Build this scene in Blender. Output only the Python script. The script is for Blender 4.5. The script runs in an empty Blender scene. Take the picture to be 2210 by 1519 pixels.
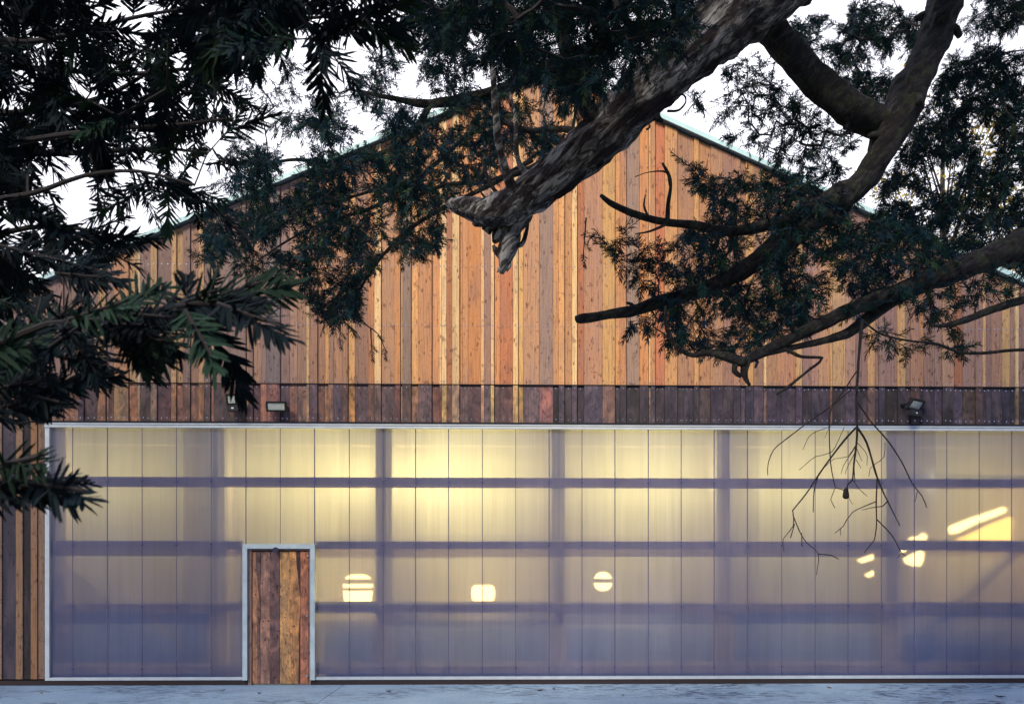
import bpy, math, random
import numpy as np
from mathutils import Vector, noise

random.seed(7)
rng = np.random.default_rng(7)
R = math.radians
sc = bpy.context.scene
col = sc.collection

# ------------------------------------------------------------------ camera
F = 1762.0          # focal length in photo pixels (photo 2210 x 1519)
HY = 1250.0         # horizon row
CAM = np.array([0.0, -12.5, 1.6])
YAW = R(1.2)
cd = bpy.data.cameras.new("camera")
cam = bpy.data.objects.new("camera", cd)
col.objects.link(cam)
cam.location = CAM
cam.rotation_euler = (R(90), 0, -YAW)
cd.sensor_width = 36
cd.lens = 36 * F / 2210
cd.shift_y = (HY - 759.5) / 2210
cd.clip_start = 0.05
cd.clip_end = 500
cd.dof.use_dof = True
cd.dof.focus_distance = 9.0
cd.dof.aperture_fstop = 15.0
sc.camera = cam
FW = np.array([math.sin(YAW), math.cos(YAW), 0])
RT = np.array([math.cos(YAW), -math.sin(YAW), 0])
UP = np.array([0, 0, 1.0])


def P(px, py, d):
    """world point seen at photo pixel px,py at depth d"""
    return CAM + d * (FW + (px - 1105) / F * RT + (HY - py) / F * UP)


def PF(px, py, y=0.0):
    """world point seen at photo pixel on the plane Y=y"""
    r = FW + (px - 1105) / F * RT + (HY - py) / F * UP
    return CAM + r * ((y - CAM[1]) / r[1])


# ------------------------------------------------------------------ light
SUN_EL, SUN_AZ = 38, 213       # azimuth: direction the light comes from
w = bpy.data.worlds.new("World")
sc.world = w
w.use_nodes = True
nt = w.node_tree
bg = nt.nodes["Background"]
sky = nt.nodes.new("ShaderNodeTexSky")
sky.sky_type = 'NISHITA'
sky.sun_disc = False
sky.sun_elevation = R(SUN_EL)
sky.sun_rotation = R(SUN_AZ)
sky.air_density = 1.0
sky.dust_density = 3.0
sky.ozone_density = 2.0
# high thin overcast over the blue: brightest beyond the building, cooler and darker behind the viewer
tcw = nt.nodes.new("ShaderNodeTexCoord")
sxyz = nt.nodes.new("ShaderNodeSeparateXYZ")
nt.links.new(tcw.outputs["Generated"], sxyz.inputs[0])
crw = nt.nodes.new("ShaderNodeValToRGB")
mrw = nt.nodes.new("ShaderNodeMapRange")
mrw.inputs[1].default_value = -1.0
nt.links.new(sxyz.outputs[1], mrw.inputs[0])
nt.links.new(mrw.outputs[0], crw.inputs[0])
ew = crw.color_ramp.elements
ew[0].position = 0.35; ew[0].color = (0.15, 0.19, 0.34, 1)
ew[1].position = 0.85; ew[1].color = (0.97, 0.96, 1.06, 1)
nzw = nt.nodes.new("ShaderNodeTexNoise")
nzw.inputs["Scale"].default_value = 2.5
nzw.inputs["Detail"].default_value = 8
nt.links.new(tcw.outputs["Generated"], nzw.inputs["Vector"])
mvw = nt.nodes.new("ShaderNodeMapRange")
mvw.inputs[1].default_value = 0.3
mvw.inputs[2].default_value = 0.65
mvw.inputs[3].default_value = 5.2
mvw.inputs[4].default_value = 12.0
nt.links.new(nzw.outputs[0], mvw.inputs[0])
scw = nt.nodes.new("ShaderNodeVectorMath"); scw.operation = 'SCALE'
nt.links.new(crw.outputs[0], scw.inputs[0]); nt.links.new(mvw.outputs[0], scw.inputs[3])
mxw = nt.nodes.new("ShaderNodeMix"); mxw.data_type = 'RGBA'
mxw.inputs[0].default_value = 0.9
nt.links.new(sky.outputs[0], mxw.inputs[6]); nt.links.new(scw.outputs[0], mxw.inputs[7])
nt.links.new(mxw.outputs[2], bg.inputs[0])
bg.inputs[1].default_value = 0.15
sl = bpy.data.lights.new("sun", 'SUN')
sl.energy = 3.9
sl.angle = R(14)
sl.color = (1.0, 0.86, 0.66)
so = bpy.data.objects.new("sun", sl)
col.objects.link(so)
az, el = R(SUN_AZ), R(SUN_EL)
sd = Vector((math.sin(az) * math.cos(el), math.cos(az) * math.cos(el), math.sin(el)))
so.rotation_euler = sd.to_track_quat('Z', 'Y').to_euler()
sc.view_settings.view_transform = 'Standard'
sc.view_settings.look = 'None'
sc.view_settings.gamma = 1
sc.view_settings.exposure = 0.45
sc.cycles.use_denoising = True
sc.cycles.max_bounces = 8
sc.cycles.transparent_max_bounces = 12
sc.cycles.sample_clamp_indirect = 4


# ------------------------------------------------------------------ helpers
def tag(o, label=None, cat=None, group=None, kind=None):
    for k, v in (("label", label), ("category", cat), ("group", group), ("kind", kind)):
        if v:
            o[k] = v
    return o


def empty(name, loc, label, cat, group=None):
    o = bpy.data.objects.new(name, None)
    col.objects.link(o)
    o.location = loc
    o.empty_display_size = 0.1
    return tag(o, label, cat, group)


class MB:
    def __init__(self):
        self.v, self.f, self.m, self.t, self.b, self.n = [], [], [], [], [], 0

    def add(self, verts, faces, mi=0, tint=(1, 1, 1), bid=0.0):
        verts = np.asarray(verts, float).reshape(-1, 3)
        self.v.append(verts)
        for f in faces:
            self.f.append([i + self.n for i in f])
            self.m.append(mi)
        self.t.append(np.tile(np.array([*tint, 1.0]), (len(verts), 1)))
        self.b.append(np.full(len(verts), bid))
        self.n += len(verts)
        return self

    def box(self, x0, x1, y0, y1, z0, z1, mi=0, tint=(1, 1, 1), bid=0.0):
        v = [(x, y, z) for z in (z0, z1) for y in (y0, y1) for x in (x0, x1)]
        f = [(0, 2, 3, 1), (4, 5, 7, 6), (0, 1, 5, 4), (2, 6, 7, 3), (0, 4, 6, 2), (1, 3, 7, 5)]
        return self.add(v, f, mi, tint, bid)

    def prism(self, poly, y0, y1, mi=0, tint=(1, 1, 1), bid=0.0):
        """poly: list of (x,z) counter-clockwise seen from -y"""
        n = len(poly)
        v = [(x, y0, z) for x, z in poly] + [(x, y1, z) for x, z in poly]
        f = [tuple(range(n)), tuple(range(2 * n - 1, n - 1, -1))]
        f += [(i, i + n, (i + 1) % n + n, (i + 1) % n) for i in range(n)]
        return self.add(v, f, mi, tint, bid)

    def build(self, name, mats, parent=None, smooth=False, loc=None):
        me = bpy.data.meshes.new(name)
        V = np.concatenate(self.v)
        off = np.zeros(3)
        if loc is not None:
            off = np.array(loc, float)
            V = V - off
        me.from_pydata(V.tolist(), [], self.f)
        for m in (mats if isinstance(mats, (list, tuple)) else [mats]):
            me.materials.append(m)
        me.polygons.foreach_set("material_index", self.m)
        a = me.attributes.new("tint", 'FLOAT_COLOR', 'POINT')
        a.data.foreach_set("color", np.concatenate(self.t).ravel())
        a = me.attributes.new("bid", 'FLOAT', 'POINT')
        a.data.foreach_set("value", np.concatenate(self.b))
        if smooth:
            me.polygons.foreach_set("use_smooth", [True] * len(me.polygons))
        me.update()
        o = bpy.data.objects.new(name, me)
        col.objects.link(o)
        if parent is not None:
            o.parent = parent
            p = parent
            base = np.zeros(3)
            while p is not None:
                base += np.array(p.location)
                p = p.parent
            o.location = Vector(off - base)
        else:
            o.location = Vector(off)
        return o


def catmull(pts, step):
    pts = np.asarray(pts, float)
    p = np.vstack([2 * pts[0] - pts[1], pts, 2 * pts[-1] - pts[-2]])
    out = []
    for i in range(1, len(p) - 2):
        seg = np.linalg.norm(p[i + 1][:3] - p[i][:3])
        n = max(1, int(seg / step))
        for k in range(n):
            t = k / n
            out.append(0.5 * ((2 * p[i]) + (-p[i - 1] + p[i + 1]) * t +
                              (2 * p[i - 1] - 5 * p[i] + 4 * p[i + 1] - p[i + 2]) * t * t +
                              (-p[i - 1] + 3 * p[i] - 3 * p[i + 1] + p[i + 2]) * t ** 3))
    out.append(p[-2])
    return np.array(out)


def tube(mb, path, sides=8, rough=0.0, seed=0, nscale=9.0, coarse=0.0):
    """path: (n,4) x,y,z,r. Ridged radial noise gives real bark relief."""
    path = np.asarray(path, float)
    c, r = path[:, :3], np.abs(path[:, 3])
    n = len(c)
    tan = np.gradient(c, axis=0)
    tan /= np.linalg.norm(tan, axis=1)[:, None] + 1e-9
    u = np.cross(tan[0], (0.1, 0.9, 0.3)); u /= np.linalg.norm(u)
    V = np.zeros((n, sides, 3))
    s = 0.0
    for i in range(n):
        u = u - tan[i] * np.dot(u, tan[i]); u /= np.linalg.norm(u)
        v = np.cross(tan[i], u)
        if i:
            s += np.linalg.norm(c[i] - c[i - 1])
        for k in range(sides):
            a = 2 * math.pi * k / sides
            d = math.cos(a) * u + math.sin(a) * v
            rr = r[i]
            if rough:
                q = Vector((math.cos(a) * 2.2 + seed * 7.3, math.sin(a) * 2.2, s * nscale * 0.35))
                f = noise.noise(q * 1.7)
                g = noise.noise(q * 5.1)
                rr *= 1 + rough * (abs(f) * 1.6 - 0.35 + 0.45 * g)
                if coarse:
                    rr *= 1 + coarse * noise.noise(Vector((seed, s * 3.0, a * 0.4)))
            V[i, k] = c[i] + d * rr
    faces = []
    for i in range(n - 1):
        for k in range(sides):
            k2 = (k + 1) % sides
            faces.append((i * sides + k, i * sides + k2, (i + 1) * sides + k2, (i + 1) * sides + k))
    faces.append(tuple(range(sides - 1, -1, -1)))
    faces.append(tuple((n - 1) * sides + k for k in range(sides)))
    mb.add(V.reshape(-1, 3), faces)
    return mb


# ------------------------------------------------------------------ materials
def mat(name):
    m = bpy.data.materials.new(name)
    m.use_nodes = True
    t = m.node_tree
    return m, t, t.nodes["Principled BSDF"]


def N(t, typ, **kw):
    n = t.nodes.new(typ)
    for k, v in kw.items():
        if k.startswith("i_"):
            n.inputs[k[2:].replace("_", " ")].default_value = v
        else:
            setattr(n, k, v)
    return n


def ramp(t, src, stops):
    r = N(t, "ShaderNodeValToRGB")
    e = r.color_ramp.elements
    while len(e) < len(stops):
        e.new(0.5)
    for k, (p, c) in enumerate(stops):
        e[k].position = p
        e[k].color = (*c, 1) if len(c) == 3 else c
    t.links.new(src, r.inputs[0])
    return r.outputs[0]


def mul(t, a, b, f=1.0, mode='MULTIPLY'):
    m = N(t, "ShaderNodeMix", data_type='RGBA', blend_type=mode)
    for s, x in ((0, f), (6, a), (7, b)):
        if hasattr(x, "links"):
            t.links.new(x, m.inputs[s])
        else:
            m.inputs[s].default_value = x
    return m.outputs[2]


def simple(name, c, rough=0.6, metal=0.0, var=0.15, scale=30):
    m, t, b = mat(name)
    nz = N(t, "ShaderNodeTexNoise", i_Scale=scale, i_Detail=6.0)
    cc = N(t, "ShaderNodeTexCoord")
    t.links.new(cc.outputs["Object"], nz.inputs["Vector"])
    k = ramp(t, nz.outputs[0], [(0.3, tuple(x * (1 - var) for x in c)), (0.7, tuple(min(1, x * (1 + var)) for x in c))])
    t.links.new(k, b.inputs["Base Color"])
    b.inputs["Roughness"].default_value = rough
    b.inputs["Metallic"].default_value = metal
    return m


def wood(name, weather=0.0):
    m, t, b = mat(name)
    L = t.links.new
    at = N(t, "ShaderNodeAttribute", attribute_name="tint")
    bd = N(t, "ShaderNodeAttribute", attribute_name="bid")
    tc = N(t, "ShaderNodeTexCoord")
    cmb = N(t, "ShaderNodeCombineXYZ")
    L(bd.outputs["Fac"], cmb.inputs[1])
    add = N(t, "ShaderNodeVectorMath", operation='ADD')
    L(tc.outputs["Object"], add.inputs[0]); L(cmb.outputs[0], add.inputs[1])

    def noi(scale3, s, d=6.0, dist=0.0):
        mp = N(t, "ShaderNodeMapping")
        mp.inputs["Scale"].default_value = scale3
        L(add.outputs[0], mp.inputs[0])
        n = N(t, "ShaderNodeTexNoise", i_Scale=s, i_Detail=d, i_Distortion=dist)
        L(mp.outputs[0], n.inputs["Vector"])
        return n.outputs[0]
    grain = ramp(t, noi((40, 1, 1.1), 2.2, 8, 0.6), [(0.25, (0.42, 0.38, 0.38)), (0.47, (.95, .95, .95)), (0.8, (1.22, 1.17, 1.1))])
    c = mul(t, at.outputs["Color"], grain)
    fine = ramp(t, noi((90, 1, 9), 3.0, 5), [(0.3, (0.82, 0.8, 0.8)), (0.7, (1.12, 1.12, 1.12))])
    c = mul(t, c, fine)
    # grey-violet weather bloom, worse low down on the band
    bloom = ramp(t, noi((3.0, 1, 0.8), 1.6, 7, 0.4), [(0.48 - weather * .12, (0, 0, 0)), (0.72, (1, 1, 1))])
    c = mul(t, c, (0.10, 0.078, 0.095, 1) if weather > .5 else (0.20, 0.15, 0.165, 1), mul(t, bloom, (0.32 + .4 * weather,) * 3 + (1,)), 'MIX')
    # knots
    mp = N(t, "ShaderNodeMapping"); mp.inputs["Scale"].default_value = (5.5, 1, 2.1)
    L(add.outputs[0], mp.inputs[0])
    vo = N(t, "ShaderNodeTexVoronoi", i_Scale=2.3)
    L(mp.outputs[0], vo.inputs["Vector"])
    kn = ramp(t, vo.outputs["Distance"], [(0.06, (0.14, 0.08, 0.08)), (0.11, (0.5, 0.4, 0.38)), (0.2, (1, 1, 1))])
    c = mul(t, c, kn, 0.85)
    sp = ramp(t, noi((14, 1, 14), 5.0, 3), [(0.30, (0.35, 0.28, 0.3)), (0.36, (1, 1, 1))])
    c = mul(t, c, sp, 0.75)
    smud = ramp(t, noi((5.0, 1, 3.2), 2.6, 9, 1.0), [(0.30, (0.36, 0.29, 0.33)), (0.42, (1, 1, 1))])
    c = mul(t, c, smud, 0.8)
    if weather:
        st = ramp(t, noi((3.2, 1, 2.0), 2.0, 8, 1.2), [(0.3, (0.35, 0.33, 0.42)), (0.5, (0.75, 0.75, 0.85)), (0.70, (1.45, 1.3, 1.25))])
        c = mul(t, c, st, 0.9)
    L(c, b.inputs["Base Color"])
    b.inputs["Roughness"].default_value = 0.75
    bp = N(t, "ShaderNodeBump", i_Strength=0.35, i_Distance=0.004)
    L(noi((60, 1, 1.5), 2.5, 6, 0.3), bp.inputs["Height"])
    L(bp.outputs[0], b.inputs["Normal"])
    return m


M = {}
M['wood'] = wood("cladding_wood")
M['band'] = wood("weathered_wood", 1.0)
M['nail'] = simple("nail_steel", (0.75, 0.74, 0.78), 0.25, 0.9)
M['black'] = simple("gap_black", (0.012, 0.012, 0.016), 0.9)
M['flash'] = simple("pale_metal", (0.62, 0.68, 0.72), 0.35, 0.3, 0.08, 8)
M['roof'] = simple("roof_metal", (0.25, 0.33, 0.36), 0.4, 0.5)
M['plinth'] = simple("dark_plinth", (0.03, 0.02, 0.022), 0.8)
M['timber'] = simple("timber_frame", (0.36, 0.24, 0.2), 0.7, 0, 0.25, 6)
M['inner'] = simple("inner_wall", (0.42, 0.37, 0.36), 0.8, 0, 0.1, 2)
M['dado'] = simple("inner_dado", (0.26, 0.28, 0.42), 0.8, 0, 0.2, 3)
M['lampbody'] = simple("lamp_black", (0.01, 0.01, 0.014), 0.4, 0.2)
M['lampglass'] = simple("lamp_glass", (0.62, 0.68, 0.66), 0.15, 0.4, 0.2, 60)
M['sticker'] = simple("white_sticker", (0.8, 0.8, 0.82), 0.5)
M['strip'] = simple("joint_strip", (0.10, 0.10, 0.22), 0.5, 0.2, 0.1)


def emis(name, c, s):
    m, t, b = mat(name)
    b.inputs["Base Color"].default_value = (*c, 1)
    b.inputs["Emission Color"].default_value = (*c, 1)
    b.inputs["Emission Strength"].default_value = s
    return m


M['glow'] = emis("lamp_glow", (1.0, 0.72, 0.26), 8)
M['glow2'] = emis("amber_glow", (1.0, 0.55, 0.10), 4.5)


def panel_mat():
    m, t, b = mat("twinwall_sheet")
    L = t.links.new
    out = [n for n in t.nodes if n.type == 'OUTPUT_MATERIAL'][0]
    tc = N(t, "ShaderNodeTexCoord")
    mp = N(t, "ShaderNodeMapping"); mp.inputs["Scale"].default_value = (1, 1, 0.35)
    L(tc.outputs["Object"], mp.inputs[0])
    nz = N(t, "ShaderNodeTexNoise", i_Scale=1.3, i_Detail=7.0)
    L(mp.outputs[0], nz.inputs["Vector"])
    cdif = ramp(t, nz.outputs[0], [(0.3, (0.075, 0.14, 0.40)), (0.7, (0.13, 0.21, 0.52))])
    mp2 = N(t, "ShaderNodeMapping"); mp2.inputs["Scale"].default_value = (90, 1, 0.6)
    L(tc.outputs["Object"], mp2.inputs[0])
    fl = N(t, "ShaderNodeTexNoise", i_Scale=1.0, i_Detail=3.0)
    L(mp2.outputs[0], fl.inputs["Vector"])
    flr = ramp(t, fl.outputs[0], [(0.3, (0.9, 0.9, 0.9)), (0.7, (1.08, 1.08, 1.08))])
    mp3 = N(t, "ShaderNodeMapping"); mp3.inputs["Scale"].default_value = (7, 1, 0.5)
    L(tc.outputs["Object"], mp3.inputs[0])
    gr = N(t, "ShaderNodeTexNoise", i_Scale=1.0, i_Detail=9.0, i_Distortion=.3)
    L(mp3.outputs[0], gr.inputs["Vector"])
    grr = ramp(t, gr.outputs[0], [(0.3, (0.91, 0.91, 0.93)), (0.5, (1, 1, 1)), (0.7, (1.05, 1.05, 1.05))])
    flr = mul(t, flr, grr)
    L(mul(t, cdif, flr), b.inputs["Base Color"])
    b.inputs["Roughness"].default_value = 0.38
    tr = N(t, "ShaderNodeBsdfTranslucent")
    L(mul(t, (0.86, 0.84, 0.64, 1), flr), tr.inputs["Color"])
    tp = N(t, "ShaderNodeBsdfRefraction")
    tp.inputs["Color"].default_value = (0.9, 0.88, 0.85, 1)
    tp.inputs["Roughness"].default_value = 0.48
    tp.inputs["IOR"].default_value = 1.1
    m1 = N(t, "ShaderNodeMixShader"); m1.inputs[0].default_value = 0.55
    L(b.outputs[0], m1.inputs[1]); L(tr.outputs[0], m1.inputs[2])
    m2 = N(t, "ShaderNodeMixShader"); m2.inputs[0].default_value = 0.22
    L(m1.outputs[0], m2.inputs[1]); L(tp.outputs[0], m2.inputs[2])
    L(m2.outputs[0], out.inputs["Surface"])
    return m


M['panel'] = panel_mat()
mm, tt, bb = mat("twinwall_back")
tp = N(tt, "ShaderNodeBsdfTransparent")
tp.inputs["Color"].default_value = (0.97, 0.97, 0.97, 1)
tt.links.new(tp.outputs[0], [n for n in tt.nodes if n.type == 'OUTPUT_MATERIAL'][0].inputs["Surface"])
M['panelback'] = mm


def bark_mat(name, light, dark, moss=0.0, sc_=1.0):
    m, t, b = mat(name)
    L = t.links.new
    tc = N(t, "ShaderNodeTexCoord")
    nz = N(t, "ShaderNodeTexNoise", i_Scale=6.0 * sc_, i_Detail=10.0, i_Roughness=0.62, i_Distortion=0.4)
    mp = N(t, "ShaderNodeMapping")
    mp.vector_type = 'TEXTURE'
    mp.inputs["Rotation"].default_value = (0, R(-44), 0)
    mp.inputs["Scale"].default_value = (1.7, 0.42, 0.32)
    L(tc.outputs["Object"], mp.inputs[0]); L(mp.outputs[0], nz.inputs["Vector"])
    vo = N(t, "ShaderNodeTexVoronoi", i_Scale=6.0 * sc_, feature='DISTANCE_TO_EDGE')
    wob = N(t, "ShaderNodeVectorMath", operation='MULTIPLY_ADD')
    L(nz.outputs["Color"], wob.inputs[0]); wob.inputs[1].default_value = (0.45, 0.45, 0.45)
    L(mp.outputs[0], wob.inputs[2]); L(wob.outputs[0], vo.inputs["Vector"])
    c = ramp(t, nz.outputs[0], [(0.44, dark), (0.51, tuple(0.35 * a + .65 * c_ for a, c_ in zip(light, dark))), (0.57, light), (0.74, tuple(1.25 * a for a in light))])
    fis = ramp(t, vo.outputs["Distance"], [(0.0, (0.12, 0.1, 0.11)), (0.05, (.75, .75, .75)), (0.12, (1, 1, 1))])
    c = mul(t, c, fis)
    if moss:
        n2 = N(t, "ShaderNodeTexNoise", i_Scale=14.0, i_Detail=6.0)
        L(tc.outputs["Object"], n2.inputs["Vector"])
        c = mul(t, c, (0.07, 0.1, 0.045, 1), ramp(t, n2.outputs[0], [(0.5, (0, 0, 0)), (0.62, (moss,) * 3)]), 'MIX')
    L(c, b.inputs["Base Color"])
    b.inputs["Roughness"].default_value = 0.85
    hb = mul(t, nz.outputs[0], fis)
    bp = N(t, "ShaderNodeBump", i_Strength=1.0, i_Distance=0.035)
    L(hb, bp.inputs["Height"]); L(bp.outputs[0], b.inputs["Normal"])
    return m


M['bark_pale'] = bark_mat("flaking_bark", (0.36, 0.36, 0.38), (0.022, 0.014, 0.022))
M['bark'] = bark_mat("dark_bark", (0.048, 0.044, 0.058), (0.008, 0.006, 0.010), 0.45, 2.2)
M['twig'] = simple("twig_bark", (0.014, 0.011, 0.015), 0.85)


def leaf_mat(name, tr=0.2):
    m, t, b = mat(name)
    L = t.links.new
    at = N(t, "ShaderNodeAttribute", attribute_name="tint")
    L(at.outputs["Color"], b.inputs["Base Color"])
    b.inputs["Roughness"].default_value = 0.65
    b.inputs["Specular IOR Level"].default_value = 0.08
    out = [n for n in t.nodes if n.type == 'OUTPUT_MATERIAL'][0]
    ts = N(t, "ShaderNodeBsdfTranslucent")
    L(at.outputs["Color"], ts.inputs["Color"])
    mx = N(t, "ShaderNodeMixShader"); mx.inputs[0].default_value = tr
    L(b.outputs[0], mx.inputs[1]); L(ts.outputs[0], mx.inputs[2])
    L(mx.outputs[0], out.inputs["Surface"])
    return m


M['needle'] = leaf_mat("needle_green", 0.12)
M['autumn'] = leaf_mat("autumn_leaf", 0.45)

# ------------------------------------------------------------------ ground
def ground_mat():
    m, t, b = mat("concrete_apron")
    L = t.links.new
    tc = N(t, "ShaderNodeTexCoord")

    def noi(s3, s, d=8.0, dist=0.0):
        mp = N(t, "ShaderNodeMapping"); mp.inputs["Scale"].default_value = s3
        L(tc.outputs["Object"], mp.inputs[0])
        n = N(t, "ShaderNodeTexNoise", i_Scale=s, i_Detail=d, i_Distortion=dist)
        L(mp.outputs[0], n.inputs["Vector"])
        return n.outputs[0]
    c = ramp(t, noi((1, 1, 1), 1.1), [(0.3, (0.24, 0.37, 0.54)), (0.7, (0.36, 0.53, 0.70))])
    st = ramp(t, noi((1.6, 5, 1), 3.2, 10, 0.8), [(0.42, (0.10, 0.12, 0.2)), (0.50, (1, 1, 1))])
    ms = ramp(t, noi((0.5, 1, 1), 0.9, 3), [(0.42, (0, 0, 0)), (0.58, (1, 1, 1))])
    c = mul(t, c, st, ms)
    c = mul(t, c, ramp(t, noi((1, 1, 1), 30, 6), [(0.3, (0.8, 0.8, 0.8)), (0.6, (1.1, 1.1, 1.1))]))
    L(c, b.inputs["Base Color"])
    b.inputs["Roughness"].default_value = 0.6
    bp = N(t, "ShaderNodeBump", i_Strength=0.5, i_Distance=0.01)
    L(noi((1, 1, 1), 14, 8), bp.inputs["Height"]); L(bp.outputs[0], b.inputs["Normal"])
    return m


g = MB()
g.add([(-150, -150, -0.02), (150, -150, -0.02), (150, 250, -0.02), (-150, 250, -0.02)], [(0, 1, 2, 3)])
tag(g.build("ground", simple("earth_ground", (0.07, 0.075, 0.045), 0.95, 0, 0.5, 1.5)), kind="structure")
g = MB()
# apron slabs with real joints
xs = [-14, -7.4, -2.3, 3.06, 8.2, 14]
for i in range(5):
    g.box(xs[i] + .006, xs[i + 1] - .006, -7.0, 0.25, -0.2, 0.0)
tag(g.build("pavement", ground_mat()), kind="structure")

# ------------------------------------------------------------------ timber hall
hall = empty("timber_hall", (0, 0, 0), "timber clad gabled hall with glowing translucent lower wall behind the branches", "building")
HX0, HX1, HD = -11.0, 11.3, 14.0
pk = PF(1187, 157, 0)
lf = PF(70, 624, 0)
rf = PF(1975, 514, 0)
sL = (pk[2] - lf[2]) / (pk[0] - lf[0])
sR = (pk[2] - rf[2]) / (rf[0] - pk[0])


def roofz(x):
    return pk[2] - (sL * (pk[0] - x) if x < pk[0] else sR * (x - pk[0]))


Z_SEAM = PF(1105, 832)[2]
Z_BOT = PF(1105, 913)[2]
COL = {
    'c': (0.72, 0.55, 0.32), 'y': (0.60, 0.38, 0.18), 'o': (0.54, 0.275, 0.13), 't': (0.50, 0.29, 0.16),
    'r': (0.43, 0.19, 0.105), 'p': (0.43, 0.265, 0.18), 'm': (0.31, 0.20, 0.165), 'g': (0.28, 0.215, 0.205),
    'd': (0.15, 0.095, 0.09), 'k': (0.035, 0.028, 0.036), 'n': (0.065, 0.056, 0.09), 'v': (0.14, 0.11, 0.15)}
zoneL = "275m345m418m512m550m638y690m707m742o836y888c907m978y1018m1110y1142y1183m1230p1285y1320m1360c1380m1587y1602m1632p1682m1720g1805m1865p1915m1975c1992m2045p2092y2115m2150p2204"
zoneC = "0p36y80m168o205c248p336o372c384g440y486t573t622c636c668r703c750o770t805o888c908m950c972o1010r1092c1125y1158p1262g1350t1385y1422t1470c1503r1548p1665y1745y1778t1818g1903o1960c1975t2003r2065y2145p2185y2204"
zoneR = "0t15p78y108t183p262m330p375m408y458m520c545p612p730y770m835p880t950y962y1050p1115m1190y1235m1262m1300m1380y1430m1465p1520o1550m1622m1668p1740r1800m1880m1925y1950m1985p2055y2105m2135c2155m2204"
bandL = "mdmmmmmymoymymmypmomcdymdrmvmrdcrmdmmm"
import re


def parse(s, x0):
    q = re.findall(r"(\d+)([a-z]?)", s)
    return [(x0 + int(a) / 2.978, x0 + int(b) / 2.978, k) for (a, k), (b, _) in zip(q[:-1], q[1:])]


boards = []
x = -560.0
while x < 85:
    nx = x + random.uniform(12, 34)
    boards.append((x, min(nx, 92.3), random.choice("mmgpydm")))
    x = nx
boards[-1] = (boards[-1][0], 92.3, 'm')
boards += parse(zoneL, 0) + parse(zoneC, 740)
pr = parse(zoneR, 1470)
boards[-1] = (boards[-1][0], 1470, 'y')
boards += pr
boards[-1] = (boards[-1][0], 2210, boards[-1][2])
x = 2210.0
while x < 2760:
    nx = x + random.uniform(12, 34)
    boards.append((x, nx, random.choice("mmgpydm")))
    x = nx

up, lo = MB(), MB()
prev = 0
for i, (a, b_, k) in enumerate(boards):
    X0, X1 = PF(a, 832)[0], PF(b_, 832)[0]
    if X1 <= HX0 or X0 >= HX1 or X1 - X0 < 0.01:
        continue
    wd = X1 - X0
    layer = 1 if wd < 0.15 and prev == 0 else 0
    if random.random() < .3:
        layer = 1 - layer
    prev = layer
    yf = -0.030 - 0.024 * layer - random.uniform(0, 0.004)
    e = 0.0016 + 0.001 * random.random()
    j = random.uniform(0.86, 1.12)
    c = tuple(min(0.8, v * j * random.uniform(.96, 1.04) * q) for v, q in zip(COL[k], (.90, .88, .92) if (a < 640 or a > 1700) else (1.04, .90, .75)))  # edge shading put into the board colour: duller mauve sides, golden middle
    bid = i * 3.37
    xa, xb = X0 + e, X1 - e
    top = [(xb, roofz(xb) - 0.03)] + ([(pk[0], pk[2] - 0.03)] if xa < pk[0] < xb else []) + [(xa, roofz(xa) - 0.03)]
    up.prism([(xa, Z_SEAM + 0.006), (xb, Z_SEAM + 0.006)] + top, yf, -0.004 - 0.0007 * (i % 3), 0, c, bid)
    # lower band board: same rhythm, more weathered and darker to the right
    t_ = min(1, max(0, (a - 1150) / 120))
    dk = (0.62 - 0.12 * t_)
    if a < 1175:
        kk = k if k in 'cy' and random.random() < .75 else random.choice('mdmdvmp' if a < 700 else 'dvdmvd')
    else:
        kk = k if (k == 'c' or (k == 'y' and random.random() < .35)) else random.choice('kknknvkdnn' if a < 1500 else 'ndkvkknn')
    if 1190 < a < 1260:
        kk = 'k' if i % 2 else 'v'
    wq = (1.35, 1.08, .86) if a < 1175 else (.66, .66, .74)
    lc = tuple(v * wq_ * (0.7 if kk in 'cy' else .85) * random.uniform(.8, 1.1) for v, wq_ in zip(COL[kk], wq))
    lo.prism([(xa, Z_BOT), (xb, Z_BOT), (xb, Z_SEAM - 0.006), (xa, Z_SEAM - 0.006)], yf - .002, -0.004 - 0.0007 * (i % 3), 0, lc, bid + 50)
    # nails
    for mbx, zs in ((up, (Z_SEAM + 0.045, Z_SEAM + 0.9, Z_SEAM + 1.8)), (lo, (Z_SEAM - 0.05, Z_BOT + 0.05))):
        for zz in zs:
            for xx in ([0.5 * (xa + xb)] if wd < .14 else [xa + .28 * wd, xb - .28 * wd]):
                if zz > roofz(xx) - .1:
                    continue
                xn, r_ = xx + random.uniform(-.008, .008), 0.009
                zn = zz + random.uniform(-.006, .006)
                pts = [(xn + r_ * math.cos(q * math.pi / 3), zn + r_ * math.sin(q * math.pi / 3)) for q in range(6)]
                mbx.prism(pts, yf - 0.0055, yf - 0.0025, 1)
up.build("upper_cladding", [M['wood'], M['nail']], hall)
lo.build("lower_cladding", [M['band'], M['nail']], hall)
# dark backing sheet behind boards
bk = MB()
bk.prism([(HX0, Z_BOT), (HX1, Z_BOT), (HX1, roofz(HX1) - .05), (pk[0], pk[2] - .05), (HX0, roofz(HX0) - .05)], 0.0, 0.08)
bk.build("wall_backing", M['black'], hall)
# seam drip line and head flashing above the sheets
sf = MB()
sf.box(HX0, HX1, -0.066, -0.0035, Z_SEAM - 0.0045, Z_SEAM + 0.0045)
sf.build("seam_flashing", M['black'], hall)
sf = MB()
sf.box(HX0, HX1, -0.061, 0.09, Z_BOT - 0.022, Z_BOT - 0.001)
sf.build("shadow_gap_trim", M['black'], hall)

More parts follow.
